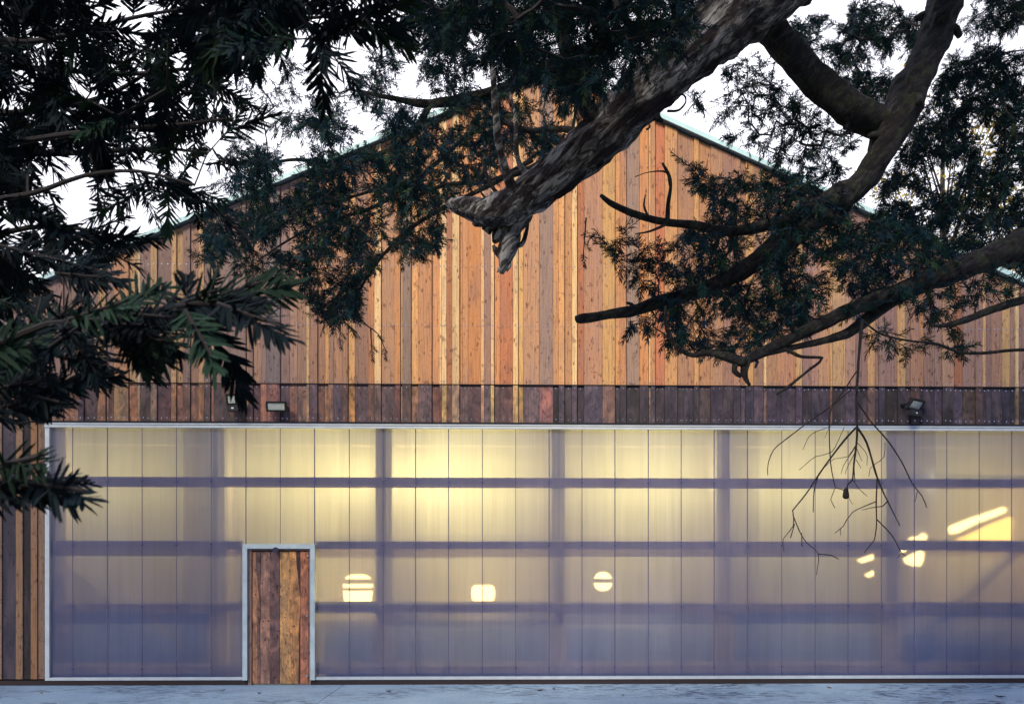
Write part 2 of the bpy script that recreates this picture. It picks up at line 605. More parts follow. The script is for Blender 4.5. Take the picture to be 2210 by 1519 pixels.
PX0 = PF(100, 1200)[0]
Z_PT = PF(1105, 926)[2]
Z_PB = PF(1105, 1460)[2]
hf = MB()
hf.box(PX0, HX1, -0.05, 0.03, Z_BOT - 0.052, Z_BOT - 0.024)
hf.box(PX0, HX1, -0.036, 0.03, Z_BOT - 0.062, Z_BOT - 0.0525, 1)
hf.box(PX0, HX1, -0.058, 0.03, Z_PT - 0.005, Z_BOT - 0.0625)
hf.build("head_rail", [M['flash'], M['strip']], hall)
# roof
rm = MB()
th = 0.05
for (xa, xb, s) in ((HX0 - .3, pk[0], 1), (pk[0], HX1 + .3, -1)):
    za, zb = roofz(xa), roofz(xb)
    rm.prism([(xa, za), (xb, zb), (xb, zb + 0.04), (xa, za + 0.04)], -0.12, HD)
    for q in range(int((xb - xa) / .42)):
        xx = xa + .42 * q + .1
        zz = roofz(xx) + .04
        rm.prism([(xx, zz - .004), (xx + .02, zz - .004 + s * .02 * .43), (xx + .02, zz + .022), (xx, zz + .022)], -0.12, HD)
rm.build("roof", M['roof'], hall)
fm = MB()
for (xa, xb) in ((HX0 - .3, pk[0]), (pk[0], HX1 + .3)):
    za, zb = roofz(xa), roofz(xb)
    fm.prism([(xa, za - .008), (xb, zb - .008), (xb, zb + 0.066), (xa, za + 0.066)], -0.140, -0.123)
fm.build("verge_flashing", simple("verge_metal", (0.52, 0.78, 0.82), 0.5, 0.0, .1, 3), hall)

# left timber flank of the ground floor
fl = MB()
edges = [(-420, -380, 'd'), (-380, -330, 'm'), (-330, -290, 'k'), (-290, -240, 'd'), (-240, -200, 'y'), (-200, -150, 'm'), (-150, -100, 'k'), (-100, -50, 'd'),
         (-50, -10, 'm'), (-10, 8, 'p'), (8, 38, 'n'), (38, 53, 't'), (53, 70, 'k'), (70, 84, 'o'), (84, 98.5, 'p')]
for i, (a, b_, k) in enumerate(edges):
    X0, X1 = max(HX0, PF(a, 1200)[0] + .003), PF(b_, 1200)[0] - .003
    if X1 <= HX0:
        continue
    fl.box(X0, X1, -0.03 - .02 * (i % 2), 0.06, 0.1, Z_BOT - 0.024, 0, tuple(.62 * q for q in COL[k]), i * 2.1 + 400)
fl.build("side_cladding", M['wood'], hall)
# plinth
DX0, DX1 = PF(535, 1300)[0], PF(673, 1300)[0]     # door opening
pl = MB()
pl.box(HX0, DX0 - .002, -0.025, 0.25, 0.0, Z_PB - 0.034)
pl.box(DX1 + .002, HX1, -0.025, 0.25, 0.0, Z_PB - 0.034)
pl.build("plinth", M['plinth'], hall)
# sill rail + left jamb (pale metal)
FR = 0.05
fx0, fx1 = PF(526.5, 1300)[0], PF(681.5, 1300)[0]
ztop = PF(600, 1174)[2]
sr = MB()
sr.box(PX0, fx0, -0.04, 0.03, Z_PB - 0.033, Z_PB + 0.012)
sr.box(fx1, HX1, -0.04, 0.03, Z_PB - 0.033, Z_PB + 0.012)
sr.box(PX0, PX0 + 0.065, -0.042, 0.03, Z_PB + 0.0125, Z_PT - 0.0055)
sr.build("sill_rail", M['flash'], hall)

# translucent sheets and joint strips
seams = [104, 157, 232, 307, 381, 456, 531, 605, 679, 754, 827, 897, 968, 1041, 1113, 1185, 1256, 1327, 1399, 1470,
         1541, 1613, 1687, 1759, 1830, 1902, 1973, 2043, 2113, 2183]
for q in range(12):
    seams.append(seams[-1] + 70)
SX = [PF(s, 1300)[0] for s in seams]
SX = [s for s in SX if s < HX1]
SX.append(HX1)
for i in range(len(SX) - 1):
    a, b_ = SX[i] + .003, SX[i + 1] - .003
    p = MB()
    # faces: front sheet (mat 0), rest (mat 1)
    def slab(x0, x1, z0, z1):
        p.box(x0, x1, 0.0, 0.016, z0, z1)
        p.m[-6:] = [1, 1, 0, 1, 1, 1]
    zlo, zhi = Z_PB + .013, Z_PT - .006
    if a >= fx0 and b_ <= fx1:
        slab(a, b_, ztop + .003, zhi)
    elif b_ <= fx0 or a >= fx1:
        slab(a, b_, zlo, zhi)
    else:
        slab(a, b_, ztop + .003, zhi)
        if a < fx0:
            slab(a, fx0 - .002, zlo, ztop + .002)
        else:
            slab(fx1 + .002, b_, zlo, ztop + .002)
    po = p.build("translucent_panel", [M['panel'], M['panelback']], hall)
    s = SX[i]
    if i > 0:
        st = MB()
        z0 = ztop + .003 if fx0 - .01 < s < fx1 + .01 else zlo
        wj = random.uniform(.004, .0075)
        st.box(s - wj, s + wj, -0.006, -0.0015, z0, zhi)
        for zf in (PF(1105, 1041)[2], PF(1105, 1176)[2], PF(1105, 1308)[2], PF(1105, 1440)[2]):
            if zf > z0 + .05:
                zf += random.uniform(-.008, .008)
                st.prism([(s + .014 * math.cos(q * math.pi / 4), zf + .014 * math.sin(q * math.pi / 4)) for q in range(8)], -0.010, -0.0062)
        st.build("joint_strip", M['strip'], po)

# girts (horizontal rails touching the sheets) and posts behind
for (r0, r1) in ((1031, 1051), (1165, 1186), (1297, 1318), (1428, 1452)):
    z1, z0 = PF(1105, r0, .02)[2], PF(1105, r1, .02)[2]
    gm = MB()
    segs = [(PX0 + .07, HX1 - .05)]
    if z0 < ztop + .05:
        segs = [(PX0 + .07, fx0 - .01), (fx1 + .01, HX1 - .05)]
    for (a, b_) in segs:
        gm.box(a, b_, 0.0175, 0.075, z0, z1)
    gm.build("wall_rail", M['timber'], hall)
for k, px in enumerate((120, 471, 830, 1203, 1560, 1920, 2280)):
    xc = PF(px, 1000, .1)[0]
    po = MB()
    po.box(xc - .15, xc + .15, 0.078, 0.34, 0.0, 3.96)
    po.build("post", M['timber'], hall)
for (a, b_) in (((150, 1185), (455, 1440)), ((2210, 1150), (1990, 1330))):
    p0, p1 = PF(*a, .2), PF(*b_, .2)
    br = MB()
    tube(br, np.array([[*p0, .045], [*p1, .045]]), 6)
    br.build("brace", M['timber'], hall)
hb = MB()
hb.box(PX0, HX1 - .1, 0.36, 0.50, 3.70, 3.98)
hb.build("head_beam", M['timber'], hall)
dd = MB()
dd.box(PX0 + .1, fx0 - .1, 0.26, 0.30, 0.0, 1.08)
dd.box(fx1 + .1, HX1 - .2, 0.26, 0.30, 0.0, 1.08)
dd.build("inner_dado", M['dado'], hall)
# room shell
rs = MB()
rs.box(HX0, HX1, 5.0, 5.1, 0.0, 4.3)
rs.box(HX0, HX1, 0.3, 5.0, 4.15, 4.25)
rs.box(HX0, HX0 + .1, 0.1, 5.0, 0.0, 4.14)
rs.box(HX1 - .1, HX1, 0.1, 5.0, 0.0, 4.14)
rs.box(HX0 + .1, HX1 - .1, 0.26, 5.0, 0.0, 0.05)
rs.build("inner_room", M['inner'], hall)
rw = MB()
rw.box(HX0, HX0 + .1, 5.1, HD - .2, 0, roofz(HX0) - .1)
rw.box(HX1 - .1, HX1, 5.1, HD - .2, 0, roofz(HX1) - .1)
rw.box(HX0, HX0 + .1, 0.1, 5.1, 4.3, roofz(HX0) - .1)
rw.box(HX1 - .1, HX1, 0.1, 5.1, 4.3, roofz(HX1) - .1)
rw.prism([(HX0 + .1, 0), (HX1 - .1, 0), (HX1 - .1, roofz(HX1) - .1), (pk[0], pk[2] - .1), (HX0 + .1, roofz(HX0) - .1)], HD - .3, HD - .2)
rw.build("side_wall", M['timber'], hall)

# door ---------------------------------------------------------------
df = MB()
zb = Z_PB - 0.033
df.box(fx0, fx0 + .068, -0.075, 0.05, zb, ztop - .07)
df.box(fx1 - .068, fx1, -0.075, 0.05, zb, ztop - .07)
df.prism([(fx0 + .068, ztop - .0695), (fx1 - .068, ztop - .0695), (fx1, ztop), (fx0, ztop)], -0.077, 0.05)
df.prism([(fx0, ztop - .0695), (fx0 + .067, ztop - .0695), (fx0, ztop - .001)], -0.0765, 0.05)
df.prism([(fx1 - .067, ztop - .0695), (fx1, ztop - .0695), (fx1, ztop - .001)], -0.0765, 0.05)
door_fr = df.build("door_trim", simple("galvanised_trim", (0.55, 0.66, 0.70), 0.4, 0.2, 0.15, 5), hall)
dj = MB()
jx0, jx1 = PF(544, 1300)[0], PF(667, 1300)[0]
zj = PF(600, 1188)[2]
dj.box(fx0 + .0685, jx0, -0.03, 0.10, 0.0, ztop - .071, 0, COL['m'], 900)
dj.box(jx1, fx1 - .0685, -0.03, 0.10, 0.0, ztop - .071, 0, COL['m'], 903)
dj.box(jx0 + .001, jx1 - .001, -0.03, 0.10, zj, ztop - .071, 0, COL['d'], 906)
dj.build("door_jamb", M['wood'], hall)


def door_wood():
    m = wood("reclaimed_door_wood", 0.12)
    return m


dl = MB()
# planks drawn with waney edges: px edges at top/middle/bottom rows
rows = [1190, 1215, 1250, 1290, 1330, 1370, 1410, 1445, 1474]
E = [[545] * 9,
     [552.5, 553, 556, 559, 557, 555, 556, 557, 556],
     [563, 563, 562, 562, 562, 561, 562, 562, 562],
     [583, 583, 583, 583, 584, 583, 583, 583, 583],
     [604, 604, 604, 604, 604, 604, 604, 604, 604],
     [626, 626, 628, 626, 626, 626, 628, 629, 629],
     [640, 641, 645, 649, 648, 645, 646, 645, 645],
     [649, 649, 649, 649, 649, 649, 649, 649, 649],
     [666] * 9]
pc = ['o', 'd', 'p', 'd', 'y', 'y', 'k', 'o']
pt = [(.62, .30, .15), (.22, .13, .10), (.45, .25, .17), (.22, .12, .10), (.74, .42, .16), (.70, .35, .13), (.08, .05, .05), (.64, .25, .12)]
for i in range(8):
    L_ = [(PF(E[i][r], rows[r])[0] + .0015, max(0.015, PF(600, rows[r])[2])) for r in range(9)]
    R_ = [(PF(E[i + 1][r], rows[r])[0] - .0015, max(0.015, PF(600, rows[r])[2])) for r in range(9)]
    # strips between rows so each plank follows its wavy edge
    y0 = -0.012 - .009 * (i % 2)
    n9 = 9
    v = [(x_, y0, z_) for x_, z_ in L_] + [(x_, y0, z_) for x_, z_ in R_] + [(x_, .03, z_) for x_, z_ in L_] + [(x_, .03, z_) for x_, z_ in R_]
    f = []
    for r in range(8):
        f.append((r + 1, 9 + r + 1, 9 + r, r))
        f.append((18 + r, r, r + 1, 18 + r + 1)[::-1])
        f.append((9 + r, 27 + r, 27 + r + 1, 9 + r + 1)[::-1])
    f.append((0, 9, 27, 18)); f.append((8, 26, 35, 17))
    dl.add(v, f, 0, pt[i], 700 + i * 5.3)
# nail holes and knots as small dark recess plugs
for q in range(70):
    xx = random.uniform(jx0 + .03, jx1 - .03)
    zz = random.uniform(0.25, zj - .05)
    r_ = random.uniform(.004, .009)
    pts = [(xx + r_ * math.cos(t * math.pi / 3), zz + 1.3 * r_ * math.sin(t * math.pi / 3)) for t in range(6)]
    dl.prism(pts, -0.0225, -0.010, 1)
dl.box(jx0, jx1, 0.031, 0.05, 0.01, zj - .002, 1)
leaf = dl.build("door", [door_wood(), M['black']], hall)
kn = MB()
for (px, py) in ((665.5, 1199), (664, 1328), (663.5, 1457)):
    c0 = PF(px, py)
    pts = [(c0[0] + .014 * math.cos(t * math.pi / 4), c0[2] + .014 * math.sin(t * math.pi / 4)) for t in range(8)]
    b1 = MB().prism(pts, -0.045, -0.022)
    b1.build("hinge_bolt", M['nail'], leaf)
c0 = PF(598.5, 1187)
h = MB()
pts = [(c0[0] + .043 * math.cos(t * math.pi / 6), c0[2] + .043 * math.sin(t * math.pi / 6)) for t in range(12)]
h.prism(pts, -0.12, -0.078)
h.build("door_roller", simple("roller_dark", (0.03, 0.03, 0.07), 0.5), hall)

# ------------------------------------------------------------------ floodlights
def rot_box(mb, c, ax, sx, sy, sz, mi=0, taper=1.0):
    X, Y, Z = ax
    v = []
    for dz in (-.5, .5):
        for dy in (-.5, .5):
            for dx in (-.5, .5):
                k = taper if dy < 0 else 1.0
                v.append(c + X * dx * sx * k + Y * dy * sy + Z * dz * sz * k)
    f = [(0, 2, 3, 1), (4, 5, 7, 6), (0, 1, 5, 4), (2, 6, 7, 3), (0, 4, 6, 2), (1, 3, 7, 5)]
    mb.add(v, f, mi)


def frame_axes(yaw, pitch, roll=0.0):
    from mathutils import Euler, Matrix
    m = (Matrix.Rotation(yaw, 3, 'Z') @ Matrix.Rotation(pitch, 3, 'X') @ Matrix.Rotation(roll, 3, 'Y'))
    return [np.array(m.col[k]) for k in range(3)]


def floodlight(px, py, w_, h_, yaw, pitch, label, box=True):
    c = PF(px, py, -0.18)
    root = empty("floodlight", tuple(c), label, "floodlight", "floodlights on the weathered band")
    X, Y, Z = frame_axes(yaw, pitch)
    b = MB()
    rot_box(b, c, (X, Y, Z), w_, .045, h_)
    # raised rim round the glass
    for sx, sz, ww, hh in ((0, .5 * h_ - .012, w_, .024), (0, -.5 * h_ + .012, w_, .024), (-.5 * w_ + .012, 0, .024, h_ - .05), (.5 * w_ - .012, 0, .024, h_ - .05)):
        rot_box(b, c + X * sx + Z * sz - Y * .03, (X, Y, Z), ww, .016, hh)
    for q in range(5):
        rot_box(b, c + X * (-.3 + .15 * q) * w_ + Y * .035, (X, Y, Z), .006, .03, h_ * .8)
    b.build("housing", M['lampbody'], root)
    gl = MB()
    rot_box(gl, c - Y * .0255, (X, Y, Z), w_ - .052, .005, h_ - .052)
    rot_box(gl, c - Y * .0285 - Z * h_ * .12, (X, Y, Z), (w_ - .052) * .55, .002, (h_ - .052) * .35)
    gl.build("glass", M['lampglass'], root)
    bb_ = MB()
    if box:
        cb = c + np.array([-.0, .0, -h_ * .5 - .055])
        X2, Y2, Z2 = frame_axes(yaw, 0)
        rot_box(bb_, cb, (X2, Y2, Z2), w_ * .86, .07, .09)
        bb_.build("ballast_box", M['lampbody'], root)
        s_ = MB()
        rot_box(s_, cb - Y2 * .037, (X2, Y2, Z2), .04, .003, .02)
        s_.build("sticker", M['sticker'], root)
    a = MB()
    for s_ in (-1, 1):
        e0 = c + X * s_ * (.5 * w_ + .008)
        e1 = e0.copy(); e1[1] = -0.07
        tube(a, np.array([[*e0, .008], [*e1, .008]]), 6)
    rot_box(a, np.array([c[0], -0.065, c[2]]), (np.array([1., 0, 0]), np.array([0., 1, 0]), np.array([0., 0, 1])), w_ * .95, .012, .05)
    a.build("bracket", M['lampbody'], root)
    return root


floodlight(504, 862, .205, .16, R(-8), R(12), "black floodlight half hidden by the fir tip at left of the band")
r2 = floodlight(597, 877, .30, .15, R(0), R(14), "small slim pale faced floodlight without box right of the fir tip", False)
floodlight(1974, 872, .33, .17, R(32), R(38), "black floodlight turned sideways at the right end of the dark band")

# ------------------------------------------------------------------ interior lights
def lathe(mb, c, prof, sides=20, mi=0):
    v, f = [], []
    for r_, z_ in prof:
        for k in range(sides):
            a = 2 * math.pi * k / sides
            v.append((c[0] + r_ * math.cos(a), c[1] + r_ * math.sin(a), c[2] + z_))
    for i in range(len(prof) - 1):
        for k in range(sides):
            k2 = (k + 1) % sides
            f.append((i * sides + k, i * sides + k2, (i + 1) * sides + k2, (i + 1) * sides + k))
    f.append(tuple(range(sides - 1, -1, -1)))
    f.append(tuple((len(prof) - 1) * sides + k for k in range(sides)))
    mb.add(v, f, mi)


def pendant(px, py, label, bands, rings, y=0.8):
    c = PF(px, py, y)
    root = empty("pendant_lamp", tuple(c), label, "pendant lamp", "pendant lamps glowing behind the translucent wall")
    b = MB()
    for pr_ in bands:
        lathe(b, c, pr_)
    b.build("lamp_shade", M['glow'], root)
    if rings:
        b = MB()
        for pr_ in rings:
            lathe(b, c, pr_)
        b.build("ring", M['lampbody'], root)
    b = MB()
    tube(b, np.array([[c[0], c[1], c[2] + .2, .008], [c[0], c[1], 4.14, .008]]), 6)
    b.build("cord", M['lampbody'], root)
    ld = bpy.data.lights.new("lamp_light", 'POINT')
    ld.energy = 3.5
    ld.color = (1.0, 0.74, 0.36)
    ld.shadow_soft_size = 0.03
    lo_ = bpy.data.objects.new("lamp_light", ld)
    col.objects.link(lo_)
    lo_.parent = root
    lo_.location = (0, 0.3, 0.0)
    return c


pendant(774, 1266, "striped glowing pendant lamp just right of the door",
        [[(.10, .20), (.17, .175), (.21, .13)], [(.235, .05), (.24, .03), (.235, -.01)], [(.235, -.06), (.23, -.12), (.215, -.24)]][::1],
        [[(.205, .13), (.225, .05)], [(.225, -.01), (.225, -.06)]])
pendant(1043, 1279, "barrel shaped glowing pendant lamp in the middle of the wall",
        [[(.13, .125), (.175, .10), (.19, .02), (.185, -.06), (.165, -.125)]], [])
pendant(1300, 1255, "small round pendant lamp split by one dark ring",
        [[(.04, .155), (.10, .13), (.145, .055)], [(.15, -.02), (.13, -.08), (.08, -.13), (.02, -.145)]],
        [[(.14, .054), (.147, .0), (.145, -.019)]])
# slanting lit strip and window of an inner stair at the right
s_ = empty("stair_window", tuple(PF(2110, 1140, .9)), "slanting amber window of an inner stair, far right behind the sheets", "window")
def poly_px(mb, pts, y, th_=.04):
    q = [PF(a, b_, y) for a, b_ in pts]
    mb.prism([(v[0], v[2]) for v in q][::-1] if False else [(v[0], v[2]) for v in q], y, y + th_)
b = MB(); poly_px(b, [(2055, 1166), (2174, 1166), (2176, 1122), (2170, 1116), (2130, 1132), (2092, 1150)], .9)
b.build("pane", M['glow2'], s_)
b = MB(); poly_px(b, [(2046, 1152), (2060, 1150), (2100, 1130), (2162, 1106), (2163, 1097), (2155, 1096), (2090, 1118), (2046, 1135), (2041, 1143)], .9)
b.build("light_strip", M['glow'], s_)
s_ = empty("wall_lamp", tuple(PF(1960, 1205, .9)), "cluster of lit yellow reflectors beside the post, right of the hanging twigs", "lamp")
for pts, mk in (([(1846, 1208), (1856, 1214), (1879, 1207), (1879, 1196)], 'glow'), ([(1862, 1240), (1870, 1245), (1880, 1241), (1880, 1231)], 'glow'),
                ([(1918, 1197), (1950, 1190), (1950, 1186), (1918, 1186)], 'glow'),
                ([(1945, 1205), (1950, 1215), (1965, 1221), (1980, 1221), (1986, 1210), (1988, 1192), (1980, 1188), (1962, 1196)], 'glow'),
                ([(1954, 1165), (1992, 1165), (1994, 1156), (1986, 1151), (1978, 1158), (1962, 1159)], 'glow')):
    b = MB(); poly_px(b, pts, .9); b.build("reflector", M[mk], s_)
b = MB(); c_ = PF(1960, 1180, .95); b.box(c_[0] - .5, c_[0] + .4, .95, 1.0, c_[2] + .2, 4.1)
b.build("back_plate", M['dado'], s_)

# warm luminaires under the ceiling: (photo x, power)
for i, (px, e_, y_) in enumerate(((560, 18, .95), (680, 24, .9), (795, 34, .75), (890, 34, .75), (1000, 32, .85), (1100, 28, .95), (1270, 28, .95), (1370, 28, .9), (1470, 26, .95), (1640, 32, .9), (1780, 28, .95),
                                  (2010, 14, 1.0), (345, 22, 1.0), (2150, 5, 1.2), (190, 20, 1.0))):
    z_ = PF(1105, 1041, .04)[2] + (PF(1105, 1041, .04)[2] - 1.6) / 12.54 * y_ / 1.1 - .02
    xx = PF(px, 990, y_)[0]
    root = empty("batten_lamp", (xx, y_, z_), "warm ceiling batten lamp hanging inside the hall", "ceiling lamp", "batten lamps inside the hall")
    b = MB(); b.box(xx - .2, xx + .2, y_ - .01, y_ + .01, z_ + .008, z_ + .026); b.build("tube", M['glow'], root)
    b = MB(); b.box(xx - .22, xx + .22, y_ - .03, y_ + .03, z_ - .012, z_ + .0)
    tube(b, np.array([[xx - .21, y_, z_ - .01, .006], [xx - .21, y_, 4.149, .006]]), 6)
    tube(b, np.array([[xx + .21, y_, z_ - .01, .006], [xx + .21, y_, 4.149, .006]]), 6)
    b.build("fitting", M['lampbody'], root)
    ld = bpy.data.lights.new("lamp_light", 'POINT')
    ld.energy = e_ * .88
    ld.color = (1.0, 0.86, 0.42)
    ld.shadow_soft_size = 0.0
    lo_ = bpy.data.objects.new("lamp_light", ld)
    col.objects.link(lo_)
    lo_.parent = root
    lo_.location = (0, -0.08, 0.0)

# ------------------------------------------------------------------ needle foliage
def shoot_tpl(L=0.10, n=34, nl=0.022, nw=0.0026, flat=0.75, ang=58, close=False, seed=0):
    r = np.random.default_rng(seed)
    V, Q = [], []
    for i in range(n):
        s = (i + .5) / n
        base = np.array([s * L, 0, 0])
        side = 1 if i % 2 else -1
        a = R(ang) * (1 - .55 * s ** 2) * r.uniform(.8, 1.15)
        roll = r.normal(0, 1 - flat) * 1.6
        if r.random() > flat:
            roll = r.uniform(-1.4, 1.4)
        ln = nl * (0.75 + .35 * math.sin(math.pi * min(1, s * 1.05 + .1))) * r.uniform(.85, 1.1)
        d = np.array([math.cos(a), side * math.sin(a) * math.cos(roll), math.sin(a) * math.sin(roll)])
        up_ = np.array([-.15, 0, 1.0]) + r.normal(0, .25, 3)
        sd_ = np.cross(d, up_); sd_ /= np.linalg.norm(sd_)
        nn = np.cross(sd_, d)
        o = len(V)
        bend = -nn * ln * r.uniform(.0, .12)
        if close:
            V += [base - sd_ * nw * .3, base + sd_ * nw * .3,
                  base + d * ln * .3 + sd_ * nw * .55, base + d * ln * .3 - sd_ * nw * .55,
                  base + d * ln * .75 + sd_ * nw * .5 + bend * .5, base + d * ln * .75 - sd_ * nw * .5 + bend * .5,
                  base + d * ln + bend + sd_ * nw * .08, base + d * ln + bend - sd_ * nw * .08]
            Q += [(o, o + 1, o + 2, o + 3), (o + 3, o + 2, o + 4, o + 5), (o + 5, o + 4, o + 6, o + 7)]
        else:
            V += [base, base + d * ln * .45 + sd_ * nw * .5, base + d * ln + bend, base + d * ln * .45 - sd_ * nw * .5]
            Q += [(o, o + 1, o + 2, o + 3)]
    # stem
    o = len(V)
    rr = nw * .45
    for s in (0, L):
        V += [np.array([s, rr, 0]), np.array([s, -rr * .5, rr * .8]), np.array([s, -rr * .5, -rr * .8])]
    Q += [(o, o + 1, o + 4, o + 3), (o + 1, o + 2, o + 5, o + 4), (o + 2, o, o + 3, o + 5)]
    return np.array(V), np.array(Q)


class Foliage:
    def __init__(self):
        self.V, self.Q, self.T, self.n = [], [], [], 0

    def shoot(self, tpl, pos, d, upv, scale, tint):
        V, Q = tpl
        d = d / (np.linalg.norm(d) + 1e-9)
        s = np.cross(upv, d); s /= np.linalg.norm(s) + 1e-9
        u = np.cross(d, s)
        W = pos + scale * (V[:, :1] * d + V[:, 1:2] * s + V[:, 2:3] * u)
        # gentle droop along the shoot
        W[:, 2] -= (V[:, 0] * scale) ** 2 * 1.1
        self.V.append(W); self.Q.append(Q + self.n)
        self.T.append(np.tile(np.array([*tint, 1.0]), (len(V), 1)))
        self.n += len(V)

    def build(self, name, m, parent, base=(0, 0, 0)):
        V = np.concatenate(self.V) - np.array(base); Q = np.concatenate(self.Q)
        me = bpy.data.meshes.new(name)
        me.vertices.add(len(V)); me.vertices.foreach_set("co", V.ravel())
        k = Q.shape[1]
        me.loops.add(Q.size); me.loops.foreach_set("vertex_index", Q.ravel().astype(np.int32))
        me.polygons.add(len(Q))
        me.polygons.foreach_set("loop_start", np.arange(0, Q.size, k, dtype=np.int32))
        me.update(calc_edges=True)
        a = me.attributes.new("tint", 'FLOAT_COLOR', 'POINT')
        a.data.foreach_set("color", np.concatenate(self.T).ravel())
        me.materials.append(m)
        o = bpy.data.objects.new(name, me)
        col.objects.link(o)
        o.parent = parent
        return o


TPL_FAR = [shoot_tpl(0.070, 20, 0.030, 0.0050, .5, 60, seed=k) for k in range(6)]
TPL_MID = [shoot_tpl(0.11, 42, 0.027, 0.0040, .8, 62, seed=20 + k) for k in range(5)]
TPL_NEAR = [shoot_tpl(0.10, 46, 0.034, 0.0044, .7, 58, True, seed=40 + k) for k in range(5)]


def in_poly(x, y, poly):
    ins = False
    n = len(poly)
    for i in range(n):
        x1, y1 = poly[i]; x2, y2 = poly[(i + 1) % n]
        if (y1 > y) != (y2 > y) and x < (x2 - x1) * (y - y1) / (y2 - y1) + x1:
            ins = not ins
    return ins


def sample(poly, n, d0, d1, holes=(), clump=0.0, freq=0.012):
    xs_ = [p[0] for p in poly]; ys_ = [p[1] for p in poly]
    out = []
    tries = 0
    while len(out) < n and tries < n * 60:
        tries += 1
        px, py = random.uniform(min(xs_), max(xs_)), random.uniform(min(ys_), max(ys_))
        if not in_poly(px, py, poly):
            continue
        if clump and noise.noise(Vector((px * freq, py * freq * 1.5, 3.1))) + random.uniform(-.25, .25) < clump:
            continue
        if any(((px - hx) / hr) ** 2 + ((py - hy) / (hr2)) ** 2 < 1 for hx, hy, hr, hr2 in holes):
            continue
        out.append(P(px, py, random.uniform(d0, d1)))
    return np.array(out)


def grow(seeds, targets, fol, twigs, tpls, tint, scale=1.0, nshoot=3, rad0=0.0010, maxlink=0.45, droop=0.25, minlink=0.02, flatup=True):
    """join every target to the nearest branch node with a twig and dress it with shoots"""
    nodes = [np.array(s) for s in seeds]
    parent = [-1] * len(nodes)
    cnt = len(targets)
    dmin = np.full(cnt, 1e9); near = np.zeros(cnt, int)
    N0 = np.array(nodes)
    for i in range(cnt):
        dd_ = np.linalg.norm(N0 - targets[i], axis=1)
        near[i] = dd_.argmin(); dmin[i] = dd_[near[i]]
    done = np.zeros(cnt, bool)
    order = []
    for _ in range(cnt):
        k = np.where(done, 1e9, dmin).argmin()
        done[k] = True
        L = dmin[k]
        a, b_ = nodes[near[k]], targets[k]
        par = near[k]
        nseg = max(1, int(L / maxlink) + 1) if L > maxlink else 1
        for s in range(1, nseg + 1):
            q = a + (b_ - a) * s / nseg
            if s < nseg:
                q = q + rng.normal(0, L * .05, 3) + np.array([0, 0, L * .06])
            nodes.append(q); parent.append(par); par = len(nodes) - 1
            nd = np.linalg.norm(targets - q, axis=1)
            better = nd < dmin
            dmin[better] = nd[better]; near[better] = par
        order.append(par)
    nn = len(nodes)
    wgt = np.ones(nn)
    for i in range(nn - 1, len(seeds) - 1, -1):
        if parent[i] >= 0:
            wgt[parent[i]] += wgt[i]
    for i in range(len(seeds), nn):
        a, b_ = nodes[parent[i]], nodes[i]
        r1 = rad0 * min(7, (wgt[i]) ** .4)
        r0 = rad0 * min(7, (wgt[i] + 1) ** .4)
        mid = .5 * (a + b_) + rng.normal(0, 1, 3) * np.linalg.norm(b_ - a) * .03
        tube(twigs, np.array([[*a, r0], [*mid, .5 * (r0 + r1)], [*b_, r1]]), 4)
        d = b_ - a
        L = np.linalg.norm(d)
        d = d / (L + 1e-9)
        out = d + np.array([0, 0, -droop])
        m = nshoot if wgt[i] < 6 else max(1, nshoot - 1)
        for s in range(m):
            dirv = out + rng.normal(0, .62, 3) * np.array([1, 1, .55])
            pos = b_ if s == 0 else a + (b_ - a) * random.uniform(.2, 1)
            if s == 0 and wgt[i] < 2:
                dirv = out + rng.normal(0, .2, 3)
            upv = np.array([0, 0, 1.0]) + rng.normal(0, .35, 3)
            t = tint()
            fol.shoot(random.choice(tpls), pos, dirv, upv, scale * random.uniform(.7, 1.25), t)


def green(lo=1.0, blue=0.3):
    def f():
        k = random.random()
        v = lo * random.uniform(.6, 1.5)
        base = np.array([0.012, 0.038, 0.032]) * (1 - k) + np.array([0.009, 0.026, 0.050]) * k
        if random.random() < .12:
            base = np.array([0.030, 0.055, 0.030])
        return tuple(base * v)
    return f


def pxpath(pts, d, d_end=None, step=0.05):
    n = len(pts)
    out = []
    for i, (x_, y_, w_) in enumerate(pts):
        dd_ = d if d_end is None else d + (d_end - d) * i / (n - 1)
        p = P(x_, y_, dd_)
        out.append([*p, w_ / 2 / F * dd_])
    return catmull(out, step)


# ------------------------------------------------------------------ yew tree (middle distance)
TRX = P(2950, 1250, 6.0)
yew = empty("yew_tree", (TRX[0], TRX[1], 0), "old yew with flaking bark limbs arching down from the upper right across the hall", "tree")


def limb(name, pts, d, d_end=None, m='bark', sides=14, rough=.25, step=.05, parent=None, seed=1, extra=None, coarse=0.0, pre=None, exd=None):
    path = pxpath(pts, d, d_end, step)
    if pre is not None:
        path = np.vstack([catmull(np.vstack([pre, path[:1]]), .15)[:-1], path])
    mb = MB()
    if m == 'bark':
        path = path * np.array([1, 1, 1, .87])
    tube(mb, path, sides, rough, seed, coarse=coarse)
    o = mb.build(name, M[m], parent or yew, smooth=True)
    for e in (extra or []):
        eb = MB()
        tube(eb, pxpath(e, exd or (d if d_end is None else d_end), None, .02), 10, rough * 1.3, seed + 5)
        eb.build("side_branch", M[m], o, smooth=True)
    return path, o


